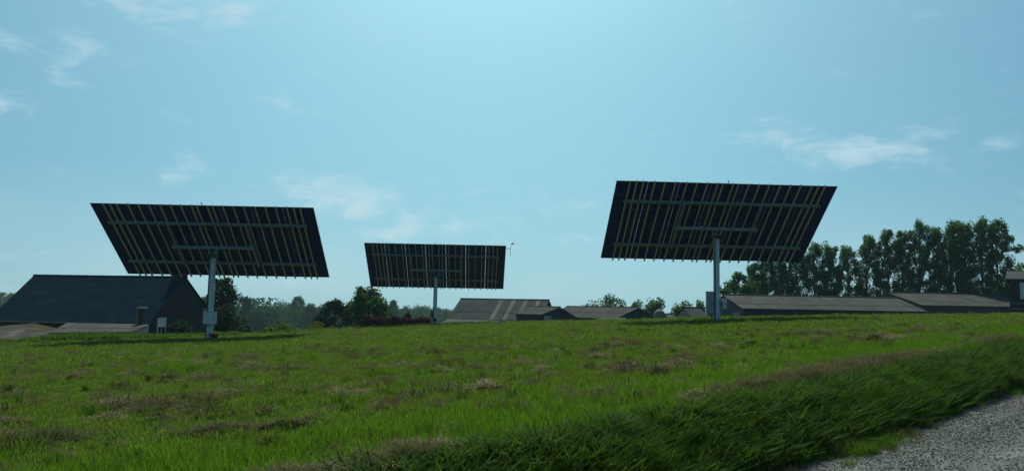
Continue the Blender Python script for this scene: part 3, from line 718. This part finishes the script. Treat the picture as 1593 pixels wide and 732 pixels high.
tree('low_tree', 83.5, 126.0, 9.0, -2.2, sh_round(3.2, 2.4, .1), 'low dark tree rising behind the roof of the edge building', 'tree', 'broad', None, 41, cl=30, per=110, size=.38, trunk_r=.18, cr=.95)
for i, (x, y, tp, w, lb) in enumerate([(18.6, 150, 3.9, 3.6, 'wide distant tree above the low barn roof'), (24.4, 151, 3.3, 1.3, 'narrow distant tree between two rounder ones'), (26.6, 145, 3.6, 2.1, 'round smooth distant tree above the feed silo'), (31.0, 140, 2.7, 2.2, 'hazy distant tree left of the right tracker post'), (33.0, 136, 3.1, 1.8, 'hazy distant tree behind the right tracker post'), (14.5, 154, 2.4, 1.6, 'small distant tree at the left of the wide one')]):
    tree('distant_tree', x, y, tp, -6.0, sh_round(w, w * .8, .15), lb, 'tree', 'broad', 'distant trees behind the barns', 60 + i, cl=34, per=90, size=.42, trunk_r=.18, cr=.34 * w + .35)
FAR = [(-57.5, 170, 2.3, 1.3, 1, 'thin distant tree beside the pine'), (-52.5, 168, .9, 4.2, 0, 'wide rounded distant tree right of the pine'), (-71.2, 220, .5, 3.4, 0, 'distant hazy tree left of the taller pointed one'), (-68.6, 240, 1.6, 4.5, 0, 'bushy distant tree just left of the pointed one'), (-62.9, 230, 3.0, 2.4, 1, 'tallest pointed tree of the distant wood'), (-48.0, 190, .9, 3.2, 0, 'rounded distant tree right of the pointed one'), (-58.0, 250, .5, 4.0, 0, 'distant tree beside the dark conical evergreen'),
       (-33.2, 220, 2.3, 1.6, 1, 'distant slim tree at the right shoulder of the broad tree'), (-33.9, 250, .7, 3.0, 0, 'distant round tree above the purple hedge left'), (-34.0, 300, .9, 4.2, 0, 'distant hazy tree left of the middle tracker post'), (-29.5, 300, .3, 3.6, 0, 'distant hazy tree close left of the middle post'), (-25.8, 300, .1, 3.4, 0, 'distant hazy tree just right of the middle post'), (-22.0, 320, -.4, 3.6, 0, 'distant hazy tree left of the striped barn'), (-131, 200, 2.6, 5, 0, 'distant dark tree at the far left edge'), (-118, 205, 1.8, 5, 0, 'distant tree beside the left verge of the slate roof')]
for i, (x, y, tp, w, c, lb) in enumerate(FAR):
    x, y, tp, w = x * 1.55, y * 1.55, CAM_Z + (tp - CAM_Z) * 1.55, w * 1.55
    zb = tp - (13.0 if c else 12.0 + (i % 3))
    tree('distant_wood_tree', x, y, tp, zb, sh_cone(w * 1.5, .1) if c else sh_round(w, w * .8, .1), lb, 'tree', 'farwood', 'trees of the distant wood', 300 + i, cl=40, per=130, size=.6, trunk_r=.25, cr=.30 * w + .6)

# purple hedge: a clipped row of shrubs, one mass
def hedge(name, pts, h, w, leaf, label, cat, n, size, seed):
    g = np.random.default_rng(seed); P = []
    x0, y0 = pts[0]; x1, y1 = pts[1]; zb = min(gz(x0, y0), gz(x1, y1)); h = h - zb
    root = thing(name, ((x0 + x1) / 2, (y0 + y1) / 2, zb), label, cat)
    t = g.random(n); bul = .95 + .05 * np.sin(t * 23) * np.sin(t * 9 + 1) + .02 * g.normal(size=n)
    a = np.where(g.random(n) < .8, g.uniform(-.5, 3.64, n), g.uniform(0, 6.283, n)); r = np.sqrt(g.random(n)) ** .5
    P = np.stack([(t - .5) * (x1 - x0) + np.cos(a) * r * w * .3, (t - .5) * (y1 - y0) + np.cos(a) * r * w, h * .5 * (1 + np.sin(a) * r) * bul], 1)
    V, Fq = leaves_at(P, size, g)
    link('foliage', arr_mesh('foliage', V, Fq, M[leaf]), root)
    b = MB()
    for k in range(14):
        q = (k + .5) / 14 - .5; b.tube([(q * (x1 - x0), q * (y1 - y0), -.2), (q * (x1 - x0) + g.uniform(-.2, .2), q * (y1 - y0), h * .6)], [.04, .015], 5)
    build(b, 'stems', M['bark'], root)
hedge('purple_hedge', [(-13.9, 73.4), (-7.8, 75.2)], .42, .8, 'purple', 'low purple leaved hedge left of the middle tracker post', 'hedge', 17000, .17, 51)

# far wood that closes the valley: one mass
g = np.random.default_rng(90); Ps = []
for (x0, x1, y0, top, n) in [(-330, -118, 380, 2.2, 9000), (-130, -60, 330, -2.2, 8000), (-75, 20, 380, -2.4, 8000), (10, 200, 330, -1.0, 8000), (180, 420, 380, 2.0, 6000)]:
    xx = g.uniform(x0, x1, n); yy = y0 + g.uniform(-25, 25, n); hh = top + 2.2 * (fbm(xx, yy * 0, .09) - .5) * 2
    Ps.append(np.stack([xx, yy, -11 + (hh + 11) * np.sqrt(g.random(n))], 1))
P = np.concatenate(Ps); V, Fq = leaves_at(P, 1.5, g)
tag(link('far_wood', arr_mesh('far_wood', V, Fq, M['farwood'])), 'hazy blue green wood along the far side of the valley', 'wood', kind='stuff')

# ------------------------------------------------------------------ ground cover, scattered
PROTO = {}
def blades(seed, n, rad, h, w, bend, mat, lean=(0, 0), flat=0.0, seg=2):
    g = np.random.default_rng(seed); V = []; Fs = []
    for i in range(n):
        a = g.uniform(0, 6.283); r = rad * math.sqrt(g.random()); x, y = r * math.cos(a), r * math.sin(a)
        hh = h * g.uniform(.45, 1.15); d = g.uniform(0, 6.283); bx = math.cos(d) * bend * hh * g.uniform(.3, 1.3) + lean[0] * hh; by = math.sin(d) * bend * hh * g.uniform(.3, 1.3) + lean[1] * hh
        p = g.uniform(0, 6.283); wx, wy = math.cos(p) * w / 2, math.sin(p) * w / 2
        z0 = flat * h * g.random(); b = len(V)
        if seg == 2:
            V += [(x - wx, y - wy, z0 - .01), (x + wx, y + wy, z0 - .01), (x + bx * .35 + wx * .8, y + by * .35 + wy * .8, z0 + hh * .6 * (1 - flat)), (x + bx * .35 - wx * .8, y + by * .35 - wy * .8, z0 + hh * .6 * (1 - flat)), (x + bx, y + by, z0 + hh * (1 - flat * 1.05))]
            Fs += [(b, b + 1, b + 2, b + 3), (b + 3, b + 2, b + 4)]
    me = bpy.data.meshes.new('blades'); me.from_pydata(V, [], Fs); me.materials.append(mat); me.update(); return me
def proto_coll(name, meshes):
    c = bpy.data.collections.new(name)
    for k, me in enumerate(meshes): c.objects.link(bpy.data.objects.new('%s_%d' % (name, k), me))
    return c
def scatter(name, pts, coll, nkind, label, cat, scale, rot=None, seed=0, zscale=None):
    g = np.random.default_rng(seed); n = len(pts)
    me = bpy.data.meshes.new(name); me.vertices.add(n); me.vertices.foreach_set('co', np.asarray(pts, np.float32).ravel())
    r = np.zeros((n, 3), np.float32); r[:, 2] = g.uniform(0, 6.283, n); r[:, 0] = g.normal(size=n) * .16; r[:, 1] = g.normal(size=n) * .16
    if rot is not None: r[:, :] = rot
    s = np.repeat(np.asarray(scale, np.float32).reshape(-1, 1), 3, 1) * np.ones((n, 1), np.float32)
    if zscale is not None: s[:, 2] *= zscale
    at = me.attributes.new('rot', 'FLOAT_VECTOR', 'POINT'); at.data.foreach_set('vector', r.ravel())
    at = me.attributes.new('scl', 'FLOAT_VECTOR', 'POINT'); at.data.foreach_set('vector', s.astype(np.float32).ravel())
    at = me.attributes.new('idx', 'INT', 'POINT'); at.data.foreach_set('value', g.integers(0, nkind, n).astype(np.int32))
    o = link(name, me); tag(o, label, cat, kind='stuff')
    ng = bpy.data.node_groups.new(name, 'GeometryNodeTree')
    ng.interface.new_socket('Geometry', in_out='INPUT', socket_type='NodeSocketGeometry'); ng.interface.new_socket('Geometry', in_out='OUTPUT', socket_type='NodeSocketGeometry')
    N, Lk = ng.nodes, ng.links
    gi, go = N.new('NodeGroupInput'), N.new('NodeGroupOutput'); ip = N.new('GeometryNodeInstanceOnPoints')
    ci = N.new('GeometryNodeCollectionInfo'); ci.inputs['Collection'].default_value = coll
    ci.inputs['Separate Children'].default_value = True; ci.inputs['Reset Children'].default_value = True
    def attr(nm, ty):
        a = N.new('GeometryNodeInputNamedAttribute'); a.data_type = ty; a.inputs['Name'].default_value = nm; return a.outputs['Attribute']
    ip.inputs['Pick Instance'].default_value = True
    Lk.new(gi.outputs[0], ip.inputs['Points']); Lk.new(ci.outputs[0], ip.inputs['Instance'])
    Lk.new(attr('idx', 'INT'), ip.inputs['Instance Index']); Lk.new(attr('rot', 'FLOAT_VECTOR'), ip.inputs['Rotation']); Lk.new(attr('scl', 'FLOAT_VECTOR'), ip.inputs['Scale'])
    Lk.new(ip.outputs[0], go.inputs[0])
    md = o.modifiers.new('scatter', 'NODES'); md.node_group = ng
    return o
def spread(seed, bands, margin=3.0):
    """random points over the visible meadow: bands (y0, y1, per square metre)"""
    g = np.random.default_rng(seed); out = []
    for y0, y1, d in bands:
        hw = .70 * y1 + margin; n = int(2 * hw * (y1 - y0) * d)
        x = g.uniform(-hw, hw, n); y = g.uniform(y0, y1, n); k = np.abs(x) < .70 * y + margin
        out.append(np.stack([x[k], y[k]], 1))
    return np.concatenate(out)
def on_ground(P, dz=0.0): return np.column_stack([P[:, 0], P[:, 1], ground(P[:, 0], P[:, 1]) + dz])
def hay_mask(x, y):
    """how much cut grass lies here: loose swaths along the mowing direction, broken up"""
    s, t = road_s(x, y), road_t(x, y)
    row = .5 + .5 * np.cos(2 * np.pi * (s + 1.2 * (fbm(t, s, .12) - .5) * 2) / 2.6)
    return row * .14 + fbm(s * 1.3, t * .9, .8) * .6 + fbm(s * 1.4, t, 2.2) * .62 + .1 * fbm(x, y, .1)

g_short = proto_coll('short_grass', [blades(400 + k, 60, .16, .060, .0065, .7, M['grass']) for k in range(6)])
g_lush = proto_coll('lush_grass', [blades(420 + k, 60, .15, .20, .0065, .55, M['lush']) for k in range(6)])
g_tall = proto_coll('tall_grass', [blades(440 + k, 90, .14, .25, .007, 1.15, M['tall']) for k in range(6)])
g_hay = proto_coll('hay', [blades(460 + k, 70, .13, .10, .005, 1.2, M['hay'], flat=.55) for k in range(6)])
g_weed = proto_coll('weeds', [blades(480 + k, 40, .22, .55, .05, .5, M['weed']) for k in range(5)])
g_vweed = proto_coll('verge_weed', [blades(520 + k, 56, .12, .20, .02, 1.2, M['vweed']) for k in range(5)])
g_edge = proto_coll('edge_grass', [blades(540 + k, 44, .12, .17, .006, .9, M['lush' if k < 3 else 'tall' if k < 6 else 'hay']) for k in range(8)])
def herb_mesh(seed):
    g = np.random.default_rng(seed); n = 260; q = g.normal(size=(n, 3)); q /= np.linalg.norm(q, axis=1)[:, None]; q *= (g.random(n) ** .4)[:, None]
    P = q * np.array([.17, .17, .16]) + np.array([0, 0, .15]); V, Fq = leaves_at(P, .032, g, flat=.1, up=.25)
    return arr_mesh('herb', V, Fq, M['vweed'])
g_herb = proto_coll('herb', [herb_mesh(950 + k) for k in range(5)])
g_far = proto_coll('far_grass', [blades(500 + k, 60, .40, .085, .016, .7, M['grass']) for k in range(5)])

def inside(P):  # on the meadow: beyond the bank, before the drop
    return (road_s(P[:, 0], P[:, 1]) > .55) & (P[:, 1] < edge_y(P[:, 0]) + 2.5)
P = spread(1, [(1.5, 6, 60), (6, 14, 95), (14, 26, 42)]); P = P[inside(P)]
hm = hay_mask(P[:, 0], P[:, 1]); rg = np.random.default_rng(21)
P = P[rg.random(len(P)) > sstep(.86, 1.1, hm) * .6]
scatter('mown_grass', on_ground(P), g_short, 6, 'short mown green grass of the meadow', 'grass', rg.uniform(.6, 1.4, len(P)) * (.45 + 1.1 * fbm(P[:, 0], P[:, 1], 1.3)), seed=2)
P = spread(3, [(24, 40, 16), (40, 76, 7)], 8); P = P[inside(P)]
rg = np.random.default_rng(22)
scatter('far_mown_grass', on_ground(P), g_far, 5, 'mown green grass on the far part of the meadow', 'grass', rg.uniform(.7, 1.3, len(P)), seed=4)
# lush strip next to the bank and stray tussocks
P = spread(5, [(3, 9, 70), (9, 24, 60), (24, 44, 10)]); s = road_s(P[:, 0], P[:, 1]); t = road_t(P[:, 0], P[:, 1])
rg = np.random.default_rng(23)
keep = (inside(P)) & ((s > 1.2) & (s < 3.6 + 1.2 * vnoise(t, s, .4)) & (rg.random(len(P)) < .9 * sstep(1.2, 1.7, s) * (1 - sstep(2.4, 4.2, s)) * sstep(.28, .5, fbm(P[:, 0], P[:, 1], .6))) | (fbm(P[:, 0], P[:, 1], .9) > .70) & (rg.random(len(P)) < .5) & (s > 1))
P = P[keep]
scatter('lush_grass', on_ground(P), g_lush, 6, 'bright longer grass beside the bank and in tussocks', 'grass', rg.uniform(.6, 1.15, len(P)), seed=6)
# tall grass on the bank
rg = np.random.default_rng(24); n = 11000
t = np.concatenate([rg.uniform(-9, 14, 6000), rg.uniform(14, 60, 3600)]); s = rg.uniform(.12, .86, len(t))
s = s - .25 * (vnoise(t, t * 0, .8) - .4)
X, Y = RO[0] + t * RD[0] + s * RN[0], RO[1] + t * RD[1] + s * RN[1]
kv = rg.random(len(t)) < .22 + .78 * sstep(.40, .56, fbm(X, Y, 2.4)); t, s, X, Y = t[kv], s[kv], X[kv], Y[kv]
P = np.stack([X, Y], 1); sc = rg.uniform(.5, 1.15, len(P)) * (.5 + .8 * fbm(X, Y, .9)) * (1 - .62 * sstep(.45, .95, s)) * (.45 + .55 * sstep(.10, .42, s))
lr = np.zeros((len(P), 3)); lr[:, 2] = rg.uniform(0, 6.283, len(P)); lr[:, 0] = .22 + .2 * rg.normal(size=len(P)); lr[:, 1] = .25 * rg.normal(size=len(P))
scatter('verge_grass', on_ground(P), g_tall, 6, 'tall dark rough grass on the bank above the gravel', 'grass', sc, rot=None, seed=8)
rg = np.random.default_rng(34); t = np.concatenate([rg.uniform(-9, 14, 3800), rg.uniform(14, 50, 1800)]); s = rg.uniform(.16, .95, len(t))
P = np.stack([RO[0] + t * RD[0] + s * RN[0], RO[1] + t * RD[1] + s * RN[1]], 1)
scatter('verge_weeds', on_ground(P), g_vweed, 5, 'broad leaved weeds among the grass on the bank', 'weeds', rg.uniform(.35, 1.25, len(P)) * (1 - .5 * sstep(.7, 1.3, s)), seed=15)
rg = np.random.default_rng(35); t = np.concatenate([rg.uniform(-9, 14, 3600), rg.uniform(14, 50, 2200)]); s = rg.uniform(.14, .98, len(t))
P = np.stack([RO[0] + t * RD[0] + s * RN[0], RO[1] + t * RD[1] + s * RN[1]], 1)
kh = rg.random(len(t)) < (.06 + .6 * sstep(.46, .58, fbm(P[:, 0] + 50, P[:, 1], 1.7))) * (.3 + .7 * sstep(-1, 3, t)); P, s = P[kh], s[kh]
scatter('verge_herbs', on_ground(P, -.02), g_herb, 5, 'leafy dark herbs tangled in the bank above the gravel', 'weeds', rg.uniform(.4, 1.35, len(P)) * (1 - .35 * sstep(.6, .98, s)) * (.6 + .4 * sstep(.12, .4, s)) * .85, seed=17)
# a few tufts on the gravel edge
rg = np.random.default_rng(25); t = np.concatenate([rg.normal(1.9, .4, 150), rg.uniform(-4, 22, 330)]); s = np.concatenate([-.05 + rg.normal(0, .12, 150), .10 + rg.normal(0, .10, 330)])
P = np.stack([RO[0] + t * RD[0] + s * RN[0], RO[1] + t * RD[1] + s * RN[1]], 1)
scatter('gravel_edge_tufts', on_ground(P, .01), g_edge, 8, 'short grass patch growing out on the gravel edge', 'grass', rg.uniform(.35, .85, len(P)), seed=9)
# dry clippings
P = spread(7, [(2, 6, 40), (6, 14, 80), (14, 30, 60), (30, 62, 24)]); rg = np.random.default_rng(26)
hm = hay_mask(P[:, 0], P[:, 1]); s = road_s(P[:, 0], P[:, 1])
P = P[inside(P) & (s > 1.9) & (rg.random(len(P)) < .03 + .4 * sstep(.88, 1.0, hm))]
pl = np.concatenate([rg.uniform(-9, 16, 6000), rg.uniform(16, 50, 5000)]); sl = 1.02 + np.clip(pl, 0, 40) * .055 + rg.normal(0, .22, len(pl)) + .5 * (vnoise(pl, pl * 0, .5) - .5)
kp = rg.random(len(pl)) < .75 * sstep(.50, .64, vnoise(pl, sl * .5, .6) * .6 + vnoise(pl, sl, 2.0) * .4)
P2 = np.stack([RO[0] + pl * RD[0] + sl * RN[0], RO[1] + pl * RD[1] + sl * RN[1]], 1)[kp]
PA = np.concatenate([P, P2]); zz = on_ground(PA, .02); hs = np.clip(hay_mask(PA[:, 0], PA[:, 1]) - .86, 0, .3); hs[len(P):] = .2 * vnoise(PA[len(P):, 0], PA[len(P):, 1], 3.0); zz[:, 2] += rg.random(len(PA)) * (.02 + .5 * hs) + .15 * hs
scatter('dry_clippings', zz, g_hay, 6, 'brown dry grass clippings lying in swaths on the meadow', 'hay', np.concatenate([rg.uniform(.6, 1.25, len(P)), rg.uniform(.8, 1.4, len(P2))]), seed=10)
def clump_mesh(seed):
    g = np.random.default_rng(seed); n = 150; q = g.normal(size=(n, 2)) * np.array([.16, .09]); zc = .11 * np.exp(-((q / [.2, .12]) ** 2).sum(1)) * g.random(n) ** .4 + .01
    P = np.column_stack([q, zc]); d = g.normal(size=(n, 3)); d[:, 2] *= .4; d /= np.linalg.norm(d, axis=1)[:, None]; L_ = g.uniform(.05, .15, n)[:, None]
    e = np.cross(d, [0, 0, 1.0]); e /= np.linalg.norm(e, axis=1)[:, None]
    V = np.stack([P - d * L_ / 2 - e * .0045, P - d * L_ / 2 + e * .0045, P + d * L_ / 2 + e * .003, P + d * L_ / 2 - e * .003], 1).reshape(-1, 3)
    return arr_mesh('clump', V, np.arange(n * 4).reshape(-1, 4), M['hay'] if seed % 2 else M['oldhay'])
g_clump = proto_coll('clump', [clump_mesh(900 + k) for k in range(6)])
P = spread(41, [(5, 14, 5.0), (14, 30, 3.6), (30, 60, 1.6)]); rg = np.random.default_rng(30); P = P[inside(P)]
hm = hay_mask(P[:, 0], P[:, 1]); P = P[(rg.random(len(P)) < .07 + .9 * sstep(.82, .95, hm)) & (road_s(P[:, 0], P[:, 1]) > 2.2)]
tl = rg.uniform(-8, 40, 420); tl = np.where(vnoise(tl, tl * 0, .6) > .45, tl, tl * 0 - 30); sl = 1.1 + np.clip(tl, 0, 40) * .055 + rg.normal(0, .25, 420)
P = np.concatenate([P, np.stack([RO[0] + tl * RD[0] + sl * RN[0], RO[1] + tl * RD[1] + sl * RN[1]], 1)])
scatter('clipping_clumps', on_ground(P, .03), g_clump, 6, 'small tan clumps of dried mowings strewn over the meadow', 'hay', rg.uniform(.45, 1.5, len(P)), seed=16)
# thicker heaps of old cut grass: things of their own
HEAPS = [(-4.9, 8.1, 1.1, .20, 'dark heap of old cut grass at the lower left'), (-3.1, 8.5, 1.0, .15, 'long dark heap of cut grass low in the middle left'), (-2.5, 8.65, .6, .14, 'short dark clump of cut grass right of the long heap'), (-.35, 11.7, .75, .10, 'brown clump of cut grass in the middle of the meadow'), (-2.3, 14.5, .9, .12, 'brown clump of cut grass left of the middle')]
for i, (x, y, w, h, lb) in enumerate(HEAPS):
    g = np.random.default_rng(700 + i); n = 4200
    q = g.normal(size=(n, 2)) * .42; zz = h * np.exp(-(q ** 2).sum(1) * 1.6) * (.55 + .75 * vnoise(q[:, 0] * 3 + i * 9, q[:, 1] * 3, 2.0)) * g.random(n) ** .4
    c, s = RD
    xx = q[:, 0] * w; yy = q[:, 1] * w * .42
    px, py = xx * c - yy * s, xx * s + yy * c
    P = np.stack([px, py, ground(x + px, y + py) - gz(x, y) + zz], 1)
    d = g.normal(size=(n, 3)); d[:, 2] *= .35; d /= np.linalg.norm(d, axis=1)[:, None]; L_ = g.uniform(.03, .11, n)[:, None]
    e = np.cross(d, [0, 0, 1.0]); e /= np.linalg.norm(e, axis=1)[:, None]
    V = np.stack([P - d * L_ / 2 - e * .0025, P - d * L_ / 2 + e * .0025, P + d * L_ / 2 + e * .002, P + d * L_ / 2 - e * .002], 1).reshape(-1, 3)
    o = link('grass_heap', arr_mesh('grass_heap', V, np.arange(n * 4).reshape(-1, 4), M['oldhay']), loc=(x, y, gz(x, y)))
    tag(o, lb, 'hay heap', 'heaps of cut grass')
# weeds along the far edge of the meadow
rg = np.random.default_rng(27); x = np.concatenate([rg.uniform(-44, 44, 3200), rg.uniform(-40, -19, 1700)]); y = edge_y(x) - 1.0 + rg.uniform(-1.2, 2.6, len(x))
kp = rg.random(len(x)) < sstep(.2, .55, fbm(x, y, .35)) ; x, y = x[kp], y[kp]
tall = .16 + .38 * fbm(x, y * .3, .4) + .35 * np.exp(-((x + 24.5) / 2.6) ** 2) + .12 * (x < -8) - .08 * (x > 14)
scatter('edge_weeds', on_ground(np.stack([x, y], 1)), g_weed, 5, 'rough green weeds along the far edge of the meadow', 'weeds', tall * rg.uniform(.6, 1.15, len(x)), seed=12)
# broad-leaved plants dotted in the meadow
rg = np.random.default_rng(28)
P = spread(31, [(6, 16, 1.2), (16, 44, .9)]); P = P[inside(P)]
scatter('meadow_weeds', on_ground(P), g_weed, 5, 'low broad leaved weeds dotted over the meadow', 'weeds', rg.uniform(.14, .36, len(P)), seed=13)
# the dark red plant at the foot of the left tracker
g = np.random.default_rng(61); t = thing('red_plant', (-16.55, 43.55, gz(-16.55, 43.55)), 'small dark red plant at the foot of the left tracker post', 'plant')
V, Fq = clump_crown(g, [((g.uniform(-.15, .15), g.uniform(-.1, .1), .12 + .1 * k / 3), (.16, .14, .14)) for k in range(5)], 45, .11)
link('foliage', arr_mesh('foliage', V, Fq, M['redweed']), t)
build(MB().tube([(0, 0, -.05), (.02, 0, .3)], [.015, .006], 5), 'stem', M['bark'], t)

# gravel stones
def stone_mesh(seed):
    g = np.random.default_rng(seed); b = MB(); p = (1 + 5 ** .5) / 2
    ico = np.array([(-1, p, 0), (1, p, 0), (-1, -p, 0), (1, -p, 0), (0, -1, p), (0, 1, p), (0, -1, -p), (0, 1, -p), (p, 0, -1), (p, 0, 1), (-p, 0, -1), (-p, 0, 1)]) / 1.9
    ico = ico * g.uniform(.7, 1.2, (12, 1)) * np.array([1, .8, .6])
    fs = [(0, 11, 5), (0, 5, 1), (0, 1, 7), (0, 7, 10), (0, 10, 11), (1, 5, 9), (5, 11, 4), (11, 10, 2), (10, 7, 6), (7, 1, 8), (3, 9, 4), (3, 4, 2), (3, 2, 6), (3, 6, 8), (3, 8, 9), (4, 9, 5), (2, 4, 11), (6, 2, 10), (8, 6, 7), (9, 8, 1)]
    return b.add(ico, fs).mesh('stone', M['stone'])
g_stone = proto_coll('stones', [stone_mesh(800 + k) for k in range(6)])
rg = np.random.default_rng(29); n = 120000
t = np.concatenate([rg.uniform(-8, 12, n), rg.uniform(12, 30, 9000)]); s = -3.4 + 3.62 * rg.random(len(t)) ** .8
kt = rg.random(len(t)) < 1 - .65 * np.exp(-((s + 1.2) / .22) ** 2) - .65 * np.exp(-((s + 2.9) / .25) ** 2) - .25 * fbm(t, s * 2, .9); t, s = t[kt], s[kt]
P = np.stack([RO[0] + t * RD[0] + s * RN[0], RO[1] + t * RD[1] + s * RN[1]], 1); zz = np.column_stack([P, road_z(P[:, 0], P[:, 1], s) + .002])
rt = rg.uniform(0, 6.283, (len(P), 3))
scatter('gravel_stones', zz, g_stone, 6, 'loose grey gravel stones on the road', 'gravel', .005 + .012 * rg.random(len(P)) ** 2.8, rot=rt, seed=14)

# ------------------------------------------------------------------ haze over the whole place
hb = MB().box(-1600, 1600, -1000, 1700, -14, 17).mesh('haze', [])
mt = bpy.data.materials.new('haze'); mt.use_nodes = True; nt = mt.node_tree; nt.nodes.clear()
o_ = nt.nodes.new('ShaderNodeOutputMaterial'); pv = nt.nodes.new('ShaderNodeVolumePrincipled')
pv.inputs['Color'].default_value = (0.62, 0.86, 1.0, 1); pv.inputs['Density'].default_value = 0.00022; pv.inputs['Anisotropy'].default_value = 0.0
nt.links.new(pv.outputs[0], o_.inputs['Volume']); hb.materials.append(mt)
tag(link('haze', hb), 'thin summer haze in the air', 'haze', kind='stuff')
